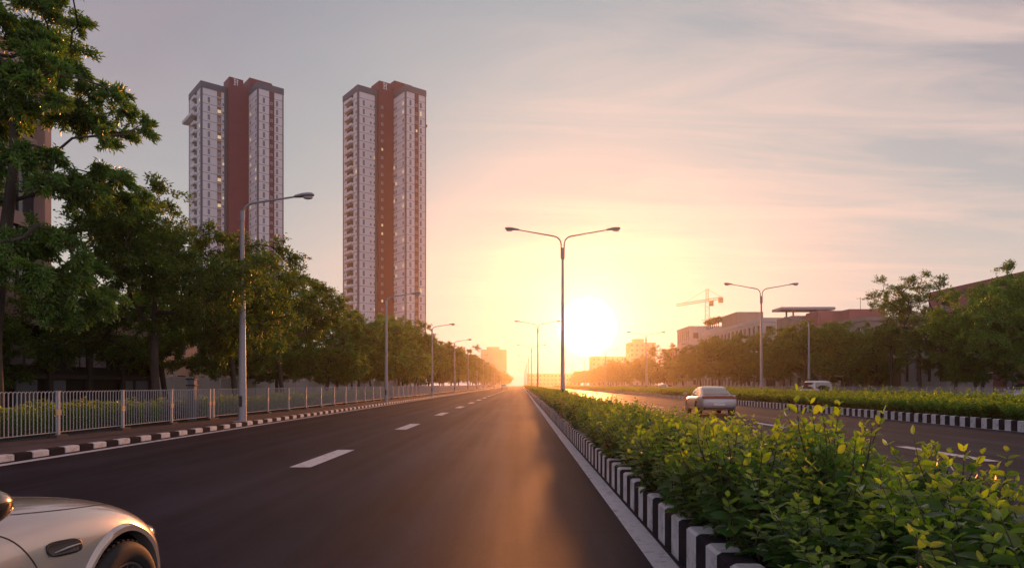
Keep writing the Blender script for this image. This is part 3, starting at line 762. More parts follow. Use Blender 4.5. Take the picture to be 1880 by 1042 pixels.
def tower(name, loc, rot, ru, rv, lu0, lv0, lu, lv, label, dims, H=107.0, seed=1, z0=0):
    """two front wings with a red stair shaft deep between them. local x runs right-back, y runs left-back"""
    root = empty(name, loc, rot, label, 'residential tower', 'pair of residential towers')
    rnd = random.Random(seed); sv0 = dims['sv']
    w = MB(); w.box(0, ru, 0, rv, 0, H-1.9); o = w.build('wing', M['tower_wall'], root)
    w = MB(); w.box(lu0, lu0+lu, lv0, lv0+lv, 0, H-1.9); w.build('wing', M['tower_wall'], root)
    w = MB(); w.box(lu0+2, ru-.4, lv0+.9, lv0+lv-2, 0, H-2.2); w.build('rear_block', M['tower_wall'], root)
    w = MB(); w.box(.3, ru-.5, rv-1, lv0+1, 0, H-2.4); w.build('rear_block', M['tower_wall'], root)
    # parapets
    for (a,b,c,d) in ((0,ru,0,rv),(lu0,lu0+lu,lv0,lv0+lv)):
        MB().box(a-.18, b+.18, c-.18, d+.18, H-1.9, H+.3).build('parapet', M['tower_trim'], root)
    sv = dims['sv']; su0 = lu0+lu; su1 = 0.15
    MB().box(su0-.02, su1, sv, sv+7, 0, H+1).build('stair_shaft', M['tower_red'], root)
    MB().bbox(su0, su0+4.9, sv-.02, sv+6.5, H+.9, H+3.3, .1).build('roof_block', M['tower_red'], root)
    MB().bbox(su1+.1, su1+8.2*ru/9, sv+.1, sv+6.9, H-1.8, H+5.0, .1).build('roof_block', M['tower_red'], root)
    # corner and end strips
    tr = M['tower_trim']
    for (x, y, a) in ((0,0,.42),(lu0,lv0,.5)):
        MB().box(x-.12, x+a, y-.12, y+a, 0, H-1.92).build('corner_strip', tr, root)
    MB().box(ru-.3, ru+.1, -.1, .4, 0, H-1.93).build('corner_strip', tr, root)
    MB().box(lu0-.1, lu0+.3, lv0+lv-.4, lv0+lv+.1, 0, H-1.94).build('corner_strip', tr, root)
    MB().box(lu0+lu-.9, lu0+lu+.05, lv0-.11, lv0+.6, 0, H-1.95).build('corner_strip', tr, root)
    # coloured vertical bands
    MB().box(ru*.45, ru*.64, -.14, .3, 0, H-1.96).build('colour_band', M['tower_maroon'], root)
    if dims['bay']: MB().box(lu0+lu*.62, lu0+lu*.78, lv0-.06, lv0+.3, 0, H-1.97).build('balcony_band', M['tower_bay'], root)
    nf = int((H-4)/FH); lst = []
    wm = {}
    for key, ww, hh in (('s',.6,.85),('n',.62,1.75),('m',1.1,1.15)):
        for kk, g in (('u', M['pane']), ('l', M['lit'])): wm[key+kk] = win_mesh(ww, hh, g, M['white_trim'] if key != 'n' else M['pane'], mull=key == 'm')
    def col(kind, x, y, ang, lit):
        for f in range(nf):
            lst.append((wm[kind+('l' if rnd.random() < lit*.55 else 'u')], x, y, .75+f*FH, ang))
    A0, AL = 0, R(-90)        # faces turned to -y and to -x
    col('n', ru*.24, -.03, A0, .03); col('s', ru*.53, -.17, A0, .1); col('n', ru*.75, -.03, A0, .05)
    col('m', -.03, rv*.16, AL, .45); col('m', -.03, rv*.74, AL, .5)
    if dims['notch']: col('m', -.03, rv*.9, AL, .4)
    col('n', lu0+lu*.3, lv0-.03, A0, .04); (None if dims['bay'] else col('s', lu0+lu*.66, lv0-.03, A0, .04))
    if dims['bay']: col('m', lu0+lu*.70, lv0-.10, A0, .45)
    col('s', lu0+lu*.86, lv0-.03, A0, .3)
    col('m', lu0-.03, lv0+lv*.1, AL, .12); col('m', lu0-.03, lv0+lv*.84, AL, .06)
    col('s', su0+1.2, sv-.03, A0, .25) if dims['notch'] else None
    # the hundred uppermost windows on the near faces are windows of their own, the others one body
    lst.sort(key=lambda t: -t[3]); V_=[]; 
    for me, x, y, z, a in lst[:100]:
        c = link('window', me, root, (x,y,z), a)
    mb = MB(); mats = [M['pane'], M['white_trim'], M['lit'], tr]
    for me, x, y, z, a in lst[100:]:
        ca, sa = math.cos(a), math.sin(a); idx = [mats.index(q) for q in me.materials]
        base = len(mb.v)
        mb.v += [(x+v.co.x*ca-v.co.y*sa, y+v.co.x*sa+v.co.y*ca, z+v.co.z) for v in me.vertices]
        for p in me.polygons: mb.f.append(tuple(base+i for i in p.vertices)); mb.m.append(idx[p.material_index])
    tag(mb.build('window', mats, root), kind='stuff')
    # balconies on the left face
    bm = MB(); bl = dims['bl']; t = .08
    bm.box(-1.0, .05, -bl/2, bl/2, -.12, 0, 0); bm.box(-1.0, -1.0+t, -bl/2, bl/2, .001, 1.0, 0); bm.box(-.92, .04, -bl/2, -bl/2+t, .001, 1.0, 0); bm.box(-.92, .04, bl/2-t, bl/2, .001, 1.0, 0)
    bm.box(-.02, .03, -bl/2+t, bl/2-t, 1.0, 2.7, 1)
    b0 = bm.build('balcony', [M['tower_wall'], M['dark']], root); b0.location = (lu0-.02, lv0+lv*dims['bpos'], FH)
    for f in range(2, nf+1):
        c = b0.copy(); COL.objects.link(c); c.parent = root; c.location.z = f*FH
    if dims['ledge']:
        MB().box(lu0-2.0, lu0+.1, lv0+lv*.3, lv0+lv+1.6, H-10.6, H-9.4).build('ledge', M['tower_wall'], root)
    else:
        MB().box(ru+.05, ru+1.0, .6, 2.2, H-12.4, H-11.6).build('ledge', M['tower_trim'], root)
    # emblem on the red block: two serif bars with a short link
    e = MB(); ex = su0+2.3; ez = H+.7; yy = sv-.09
    def bar(a,b,c,d,q=0): e.box(ex+a, ex+b, yy-q, yy+.05, ez+c, ez+d)
    bar(-.55,-.25,0,2.2); bar(-.75,-.05,1.95,2.25,.01); bar(-.75,-.05,-.05,.2,.01); bar(-.249,.2,.95,1.3,.005)
    bar(.35,.65,0,2.0); bar(.15,.85,1.75,2.05,.01)
    if not dims['bay']: bar(.15,.85,-.05,.2,.01)
    e.build('emblem', M['white_trim'], root)
    return root
tower('residential_tower', (-92.1,238.9,0), R(40), 9.1, 9.6, -15.4, 11.8, 8.6, 15.2, 'left one of the two towers, with lit brown balcony strip and jutting ledge', dict(sv=9.0, bay=True, notch=False, bl=3.6, bpos=.45, ledge=True), seed=3)
tower('residential_tower', (-40.7,241,0), R(38), 8.2, 9.2, -13.2, 10.4, 7.4, 12.6, 'right one of the two towers, nearer the sun, with stacked balconies on its left side', dict(sv=8.8, bay=False, notch=True, bl=5.6, bpos=.52, ledge=False), seed=8, H=106.9)

def grid_building(name, loc, length, depth, H, floors, bay, wm, label, cat='building', ground=0., ow=.6, oh=.55, face=-1, ends=True, pane=None, roof_h=.5, frame=None, first=0, group=None):
    """long block along y; its street face (x=0, turned to -x if face<0) is piers and spandrels round real openings. One window per opening."""
    root = empty(name, loc, 0, label, cat, group); s = face
    pane = pane or M['glass']; fh = (H-ground)/floors; nb = max(1, int(round(length/bay))); bw = length/nb
    mb = MB(); dp = .35
    def fx(a, b): return (min(-s*a, -s*b), max(-s*a, -s*b))      # inward distances from the street face
    if ground: mb.box(*fx(0,dp), 0, length, 0, ground)
    for f in range(floors):
        z0 = ground+f*fh; a = z0+fh*(1-oh)*.55; b = a+fh*oh
        mb.box(*fx(0,dp), 0, length, z0, a); mb.box(*fx(0,dp), 0, length, b, z0+fh)
        for i in range(nb+1):
            y0 = i*bw-bw*(1-ow)/2; y1 = i*bw+bw*(1-ow)/2
            mb.box(*fx(0.002,dp), max(0,y0), min(length,y1), a, b)
    mb.box(*fx(dp,depth), .001, length-.001, 0, H-.01)
    mb.build('wall', wm, root)
    MB().box(*fx(-.12, depth+.12), -.12, length+.12, H, H+roof_h).build('roof', frame or wm, root)
    w, h = bw*ow, fh*oh
    q = MB(); q.box(-.03, .03, -w/2+.01, w/2-.01, .01, h-.01, 0); q.box(-.06, .06, -.035, .035, .02, h-.02, 1); q.box(-.055, .055, -w/2+.011, w/2-.011, h*.62, h*.62+.06, 1)
    o = q.build('window', [pane, M['fence_foot']]); me = o.data; bpy.data.objects.remove(o)
    n = 0
    for f in range(floors-1, -1, -1):
        for i in range(nb):
            if n >= 100: break
            link('window', me, root, (-s*(dp-.1), (i+.5)*bw, ground+f*fh+fh*(1-oh)*.55)); n += 1
    if ends:      # windows on the near end wall (turned to the viewer)
        q = MB(); q.box(-.55, .55, -.03, .03, 0, 1.3, 0); q.box(-.62,-.54,-.06,.03,-.05,1.35,1); q.box(.54,.62,-.06,.03,-.05,1.35,1); q.box(-.539,.539,-.06,.03,1.29,1.35,1); q.box(-.539,.539,-.09,.03,-.05,.01,1)
        o = q.build('window', [pane, M['fence_foot']]); me2 = o.data; bpy.data.objects.remove(o)
        ne = max(1, int(depth/3.2))
        for f in range(floors):
            for i in range(ne):
                if n >= 100: break
                link('window', me2, root, (-s*(depth*(i+.5)/ne), -.02, ground+f*fh+fh*.35)); n += 1
    return root
M['brown_stone'] = mat('brown_stone', (.36,.235,.2), .8, var=.1, scale=.5, bump=.2, bscale=12)
M['cream_wall'] = mat('cream_wall', (.55,.5,.46), .85, var=.1, scale=.4, dirt=(.3,.27,.24), dirt_amt=.5, dscale=.4)
M['red_brown'] = mat('red_brown_wall', (.38,.15,.125), .85, var=.12, scale=.4)
M['tan_wall'] = mat('tan_wall', (.36,.27,.22), .85, var=.12, scale=.3)
M['far_wall'] = mat('far_wall', (.34,.28,.25), .9, var=.1, scale=.1)
M['curtain'] = mat('lit_curtain', (.36,.3,.33), .7)
# left: stone-clad office block over a dark glazed ground floor
ob = empty('office_building', (-21.0, 14.0, 0), 0, 'brown stone office block with tall dark windows behind the big left tree', 'office building')
L_ = 16.2
mb = MB(); mb.box(-14, -.35, 0, L_, 4.5, 15.6)
for i in range(7): mb.bbox(-.349, .25 if i % 2 == 0 else .0, i*L_/6.0-.42*(i > 0), min(L_, i*L_/6.0+.42), 4.5, 15.6, .02)
for z0, z1 in ((4.5,5.6),(8.2,8.75),(11.6,12.1),(14.6,15.6)): mb.box(-.3, -.05, .01, L_-.01, z0, z1)
mb.build('upper_wall', M['brown_stone'], ob)
for f in range(3):
    for i in range(6):
        z0 = (5.6,8.75,12.1)[f]; z1 = (8.2,11.6,14.6)[f]; y0 = i*L_/6+.42
        p = MB(); p.box(-.33, -.25, y0, y0+L_/6-.84, z0, z1, 0); p.box(-.24, -.2, y0+.85, y0+.92, z0, z1, 1); p.box(-.245, -.19, y0, y0+L_/6-.84, z0+.9, z0+.97, 1)
        p.build('window', [M['glass'], M['dark']], ob)
mb = MB(); mb.box(-14, -.6, -.5, 26, 0, 4.0); mb.build('ground_floor', M['dark'], ob)
MB().bbox(-14.2, .35, -.6, 26.4, 4.02, 4.48, .03).build('canopy', M['brown_stone'], ob)
for i in range(10):
    MB().box(-.59, -.35, i*2.85-.2, i*2.85+.1, 0, 4.0).build('column', M['fence_foot'], ob)
MB().box(-.58, -.42, -.4, 25.9, 1.75, 1.95).build('transom', M['fence_foot'], ob)
for i, (y0, y1) in enumerate(((13.6,14.6),(14.75,15.5),(15.65,16.4),(18.4,19.2),(19.35,20.2),(20.35,21.4))):
    MB().box(-.59, -.5, y0, y1, 2.35, 3.3).build('window', M['curtain'], ob)
for y0 in (13.2, 15.1, 17.0, 22.6, 24.2):
    MB().box(-.59, -.52, y0, y0+1.3, .1, 1.7).build('window', M['pane'], ob)
# low pale wall and sheds glimpsed under the left trees
w = MB(); w.bbox(-.12, .12, 0, 120, 0, 2.1, .02); 
for i in range(31): w.bbox(-.2, .2, i*4-.2, i*4+.2, 0, 2.25, .02)
tag(w.build('garden_wall', M['cream_wall'], loc=(-26.5, 40, -.02)), 'pale low boundary wall glimpsed beneath the left-hand trees', 'wall')
grid_building('storehouse', (-30, 44, 0), 95, 10, 6.2, 2, 3.6, M['tan_wall'], 'low tan storehouse glimpsed under the crowns of the left-hand trees', face=1, ow=.4, oh=.4)
# gate pillar in the railing gap
M['gate_paint'] = mat('gate_paint', (.14,.15,.18), .6, var=.1)
gp = empty('gate_post', (-12.75, 26.5, .1), 0, 'grey post with two dark bands standing in the railing gap', 'post')
MB().bbox(-.13, .13, -.13, .13, -.05, 1.62, .02).build('shaft', M['gate_paint'], gp)
for z in (1.34, 1.58): MB().box(-.17, .17, -.17, .17, z, z+.05).build('band', M['dark'], gp)
# left far block
grid_building('apartment_block', (-12.6, 590, 0), 30, 22, 31, 9, 3.4, M['far_wall'], 'hazy brown block above the far end of the left tree row', face=1, ow=.5, oh=.5)
MB().box(-17, -6, 2, 14, 31.5, 34).build('roof_block', M['far_wall'], bpy.data.objects['apartment_block'])
# right: brick-red block behind the trees
rb = grid_building('apartment_building', (46, 46, 0), 31, 14, 11.3, 3, 5.4, M['red_brown'], 'brick-red building above dark trees at the right edge', ow=.34, oh=.42, pane=M['curtain'])
MB().bbox(1.2, 9, 2, 15, 11.8, 14.0, .05).build('roof_block', M['red_brown'], rb)
# cream ground-floor buildings
sb = grid_building('cream_building', (41.5, 66.5, 0), 8, 9, 5.6, 1, 1.9, M['cream_wall'], 'low cream building with a row of dark doors behind the street trees', ow=.45, oh=.42, ground=0, ends=True)
g2 = grid_building('row_building', (45.5, 90, 0), 30, 15, 9.9, 3, 3.2, M['tan_wall'], 'tan building with a flat rooftop canopy and brown boxes behind the orange trees', ow=.5, oh=.5)
cz = 9.9+.5
MB().bbox(-.05, 14.5, 24.5, 31.2, cz, 13.0, .06).build('roof_block', M['tan_wall'], g2)
MB().bbox(2.2, 7.4, 19.5, 24.3, cz, 13.3, .06).build('roof_block', M['red_brown'], g2)
MB().bbox(1.6, 6.8, 8, 13, cz, 12.3, .06).build('roof_block', M['red_brown'], g2)
MB().bbox(8.5, 12, 3, 7, cz, 11.3, .06).build('roof_block', M['tan_wall'], g2)
cn = MB(); cn.bbox(-1.4, 7.8, 25.5, 30, 14.15, 14.6, .1); cn.build('roof_canopy', M['lamp'], g2)
for yy in (26.2, 29.2):
    for xx in (.9, 5.1): MB().tube([(xx,yy,12.99),(xx,yy,14.16)], .16, 8).build('canopy_post', M['tan_wall'], g2)
an = MB(); an.tube([(4.5,10.5,12.29),(4.5,10.5,14.3)], .035, 5); an.tube([(3.9,10.5,14.1),(5.1,10.5,14.1)], .025, 5); an.build('antenna', M['fence_foot'], g2)
# shop front with red and yellow boards under the trees
sh = empty('shop', (41.0, 76.5, 0), 0, 'shop front with red and yellow boards under the brown trees', 'shop')
MB().box(.6, 4.3, 0, 16, 0, 3.6).build('wall', M['tan_wall'], sh)
MB().bbox(-.6, .62, -.2, 16.2, 2.45, 2.62, .02).build('awning', M['cream_wall'], sh)
for y0, y1, m in ((.4,2.6,'yellow'),(5.4,8.4,'red'),(10.6,12.2,'red')):
    if 'sg_'+m not in M: M['sg_'+m] = mat('sign_'+m, {'yellow':(.75,.4,.03),'red':(.55,.05,.03)}[m], .5)
    MB().box(.45, .58, y0, y1, 2.75, 3.5).build('sign_board', M['sg_'+m], sh)
MB().box(.45, .58, 3.0, 5.0, 2.75, 3.4).build('sign_board', M['dark'], sh)
for y0 in (.8, 3.6, 6.4, 9.2, 12, 14): MB().box(.5, .599, y0, y0+1.7, .1, 2.3).build('shop_window', M['glass'], sh)
# colonnaded institute with penthouse
cb = grid_building('institute_building', (45.0, 128, 0), 42, 13, 13.2, 4, 2.65, M['cream_wall'], 'pale colonnaded building with tall window openings left of the canopy', ow=.62, oh=.62, roof_h=.8)
MB().bbox(1.8, 7.6, 20, 31, 14.0, 17.2, .05).build('penthouse', M['tan_wall'], cb)
MB().bbox(.5, 12.5, 31.2, 41.8, 14.0, 14.8, .05).build('roof_terrace', M['cream_wall'], cb)
tr = MB()
for i in range(7): tr.box(1.1, 1.25, 31.5+i*1.6, 31.65+i*1.6, 14.81, 16.3)
tr.box(.9, 1.5, 31.3, 41.6, 16.3, 16.42); tr.build('pergola', M['fence_foot'], cb)
for i in range(5):
    rng = np.random.default_rng(40+i); n = 700
    P = rng.normal(size=(n,3))*np.array([.4,.5,.22])+np.array([1.4, 32.2+i*2.1, 16.7])
    link('roof_plant', leaf_cards('roof_plant', P, rng.normal(size=(n,3)), rng.normal(size=(n,3)), np.full(n,.45), np.full(n,.22), M['leaf_tree'], rng.uniform(0,.6,n)), cb)
grid_building('end_block', (44.0, 178, 0), 14, 26, 16.2, 4, 2.3, M['cream_wall'], 'taller pale block at the far end of the colonnade, beneath the crane', ow=.5, oh=.6, roof_h=.5)
grid_building('low_block', (47, 205, 0), 20, 20, 12.2, 3, 3.2, M['tan_wall'], 'lower tan block left of the colonnade, half sunk in orange trees', ow=.5, oh=.5)
tb = grid_building('tower_block', (70, 440, 0), 16, 17, 28, 9, 3.2, M['far_wall'], 'hazy square tower block right of the sun, behind a double lamp', ow=.5, oh=.5)
MB().box(3, 10, 3, 10, 28.5, 31).build('roof_block', M['far_wall'], tb)
grid_building('hazy_block', (52, 500, 0), 20, 24, 21.5, 6, 3.4, M['far_wall'], 'very faint block right beside the sun disc', ow=.5, oh=.5)
lw = grid_building('long_building', (5.5, 575, 0), 18, 45, 10.2, 3, 3.2, M['far_wall'], 'long low hazy building closing the avenue behind the large lamp', ow=.5, oh=.5)
for xx in (12, 27): MB().tube([(xx,4,10.7),(xx,4,16)], .25, 6).build('roof_mast', M['far_wall'], lw)

# tower crane beyond the colonnade
M['crane'] = mat('crane_yellow', (.5,.38,.18), .5)
cr_ = empty('tower_crane', (70.5, 258, 0), R(-12), 'yellow tower crane standing above the colonnaded building', 'crane')
def lattice(p0, p1, w, n, r=.06):
    p0, p1 = Vector(p0), Vector(p1); d = (p1-p0).normalized(); a = Vector((0,1,0)) if abs(d.y) < .8 else Vector((1,0,0)); b = d.cross(a)
    mb = MB(); cs = [(-1,-1),(1,-1),(1,1),(-1,1)]
    def q(t, c): return p0+(p1-p0)*t + a*c[0]*w/2 + b*c[1]*w/2
    for c in cs: mb.tube([q(0,c), q(1,c)], r, 4)
    for i in range(n):
        for j in range(4): mb.tube([q(i/n, cs[j]), q((i+1)/n, cs[(j+1)%4])], r*.7, 4, cap=False)
    return mb
lattice((0,0,0), (0,0,33), 1.5, 22).build('mast', M['crane'], cr_)
lattice((0,0,33), (0,0,37.5), .9, 4).build('tower_head', M['crane'], cr_)
lattice((-11.5,0,31.6), (0,0,33.2), .8, 16, .05).build('jib', M['crane'], cr_)
lattice((0,0,33.2), (5.6,0,34.0), .8, 7, .05).build('counter_jib', M['crane'], cr_)
MB().bbox(3.9, 5.8, -.7, .7, 32.2, 34.0, .05).build('counterweight', M['crane'], cr_)
MB().bbox(.8, 2.3, -1.0, .5, 31.0, 33.0, .1).build('cab', M['crane'], cr_)
for a, b in (((0,0,37.4),(-8.5,0,32.4)),((0,0,37.4),(5.2,0,34.3))): MB().tube([a,b], .05, 4).build('tie_bar', M['crane'], cr_)
# ------------------------------------------------------------------ vehicles
def paint(name, col, metal=.55, rough=.32, coat=1.0):
    return mat(name, col, rough, metal=metal, coat=coat, var=.02, scale=300)
M['champagne'] = paint('champagne_paint', (.62,.53,.47), .45, .25)
M['mirror_shell'] = mat('mirror_shell', (.16,.125,.10), .16, metal=.75, coat=1.0)
M['car_white'] = paint('white_paint', (.62,.61,.62), .1, .3)
M['car_silver'] = paint('silver_paint', (.42,.40,.43), .35, .28)
M['car_dark'] = paint('dark_paint', (.03,.032,.036), .2, .3)
M['car_glass'] = mat('car_glass', (.015,.017,.02), .04, spec=1.0, coat=1.0)
M['rubber'] = mat('rubber', (.018,.018,.018), .75, var=.2, scale=30)
M['rim'] = mat('rim_metal', (.42,.41,.40), .28, metal=.9)
M['rim_dark'] = mat('rim_dark', (.05,.05,.055), .35, metal=.7)
M['vent_metal'] = mat('vent_metal', (.16,.13,.11), .35, metal=.8)
M['chrome'] = mat('chrome', (.75,.72,.7), .08, metal=1.0)
M['tail'] = mat('tail_light', (.28,.05,.02), .15, coat=1.0)
M['headlamp'] = mat('headlamp_glass', (.55,.56,.58), .06, metal=.4, coat=1.0)
M['mirror_glass'] = mat('mirror_glass', (.8,.84,.9), .03, metal=1.0)
M['seam'] = mat('panel_gap', (.02,.017,.016), .8)
M['plate'] = mat('number_plate', (.7,.69,.66), .5)

def subdivided(mb, mats, cuts, levels=2, crease=None):
    """smooth a loft and cut the wheel wells out of it; returns the finished mesh"""
    o = mb.build('tmp', mats); md = o.modifiers.new('s', 'SUBSURF'); md.levels = levels; md.render_levels = levels
    tmp = []
    for cx, cy, cz, r, ln in cuts:
        c = MB(); c.tube([(cx-ln/2,cy,cz),(cx+ln/2,cy,cz)], r, 48); co_ = c.build('tmpc', M['dark']); tmp.append(co_)
        b = o.modifiers.new('b', 'BOOLEAN'); b.operation = 'DIFFERENCE'; b.object = co_; b.solver = 'EXACT'; b.material_mode = 'TRANSFER'
    dg = bpy.context.evaluated_depsgraph_get(); dg.update()
    me = bpy.data.meshes.new_from_object(o.evaluated_get(dg))
    for t in tmp+[o]: bpy.data.objects.remove(t)
    me.shade_smooth(); me.set_sharp_from_angle(angle=R(42))
    return me
def bvh_of(me): return BVHTree.FromPolygons([v.co.copy() for v in me.vertices], [tuple(p.vertices) for p in me.polygons])
def ribbon_on(bvh, pts, d, w, off=.0015):
    """narrow strip laid on a surface: pts are ray origins, d the ray direction"""
    hits = []
    for p in pts:
        h = bvh.ray_cast(Vector(p), Vector(d))
        if h[0] is not None: hits.append((h[0]+h[1].normalized()*off*(1 if h[1].dot(Vector(d)) < 0 else -1), h[1]))
    mb = MB(); vs = []
    for i, (p, n) in enumerate(hits):
        t = (hits[min(i+1,len(hits)-1)][0]-hits[max(i-1,0)][0]).normalized(); s = t.cross(n).normalized()*w/2
        vs += [p+s, p-s]
    mb.add(vs, [(2*i,2*i+1,2*i+3,2*i+2) for i in range(len(hits)-1)]); return mb
def spline(pts, n):
    out = []; P = [Vector(p) for p in pts]; P = [P[0]*2-P[1]]+P+[P[-1]*2-P[-2]]
    for i in range(1, len(P)-2):
        for k in range(n):
            t = k/n; a,b,c,d = P[i-1:i+3]
            out.append(.5*((2*b)+(c-a)*t+(2*a-5*b+4*c-d)*t*t+(3*b-a-3*c+d)*t**3))
    out.append(P[-2]); return out
def wheel(root, x, y, r, w, side, spokes=10, dark=False, tread=True):
    """side +1: outer face looks to +x"""
    t = MB(); s = side
    prof = [(-.5*w,r*.66),(-.5*w,r*.86),(-.47*w,r*.95),(-.38*w,r*.99),(0,r),(.38*w,r*.99),(.46*w,r*.955),(.5*w,r*.88),(.51*w,r*.78),(.47*w,r*.69),(.3*w,r*.66)]
    t.lathe_x([(a*s,b) for a,b in prof], (0,0,0), 48)
    if tread:
        for k in range(48):
            a = 2*math.pi*k/48; ca, sa = math.cos(a), math.sin(a); tx, ty = -sa, ca
            for lane in (-.3,-.02,.26):
                c0 = lane*w; r0 = r*.995; r1 = r+.006; h = .011
                vs = []
                for xx in (c0-.06*w*1.9, c0+.06*w*1.9):
                    for rr_ in (r0, r1):
                        for q in (-h, h): vs.append((xx*s, ca*rr_+tx*(q+xx*.25), sa*rr_+ty*(q+xx*.25)))
                t.add(vs, [(0,1,3,2),(4,6,7,5),(2,3,7,6),(0,2,6,4),(1,5,7,3)])
    e = empty('wheel', (x,y,r)); e.parent = root
    t.build('tyre', M['rubber'], e, smooth=40)
    m = MB(); rr = r*.68
    m.lathe_x([(a*s,b) for a,b in ((-.3*w,rr*.96),(.3*w,rr*.96),(.44*w,rr),(.47*w,rr*.985),(.46*w,rr*.93),(.36*w,rr*.9),(-.3*w,rr*.88))], n=48)
    for k in range(spokes):
        a = 2*math.pi*k/spokes
        for da in (-.085, .085):
            def P(rad, ang, xx): return (xx*s, math.cos(ang)*rad, math.sin(ang)*rad)
            th = .028
            vs = [P(rr*.16,a+da*1.2-.16,.33*w),P(rr*.16,a+da*1.2+.16,.33*w),P(rr*.94,a+da*1.7+th,.43*w),P(rr*.94,a+da*1.7-th,.43*w),
                  P(rr*.16,a+da*1.2-.16,.2*w),P(rr*.16,a+da*1.2+.16,.2*w),P(rr*.94,a+da*1.7+th,.3*w),P(rr*.94,a+da*1.7-th,.3*w)]
            m.add(vs, [(0,1,2,3),(4,7,6,5),(0,4,5,1),(1,5,6,2),(2,6,7,3),(3,7,4,0)])
    m.lathe_x([(.2*w*s,rr*.2),(.36*w*s,rr*.2),(.4*w*s,rr*.15),(.41*w*s,.0)], n=20)
    m.build('rim', M['rim_dark'] if dark else M['rim'], e, smooth=35)
    bd = MB(); bd.lathe_x([(.0,rr*.82),(.05*w*s,rr*.82),(.06*w*s,rr*.3),(.06*w*s,.0)], n=32); bd.build('brake_disc', M['rim_dark'], e, smooth=35)
    return e

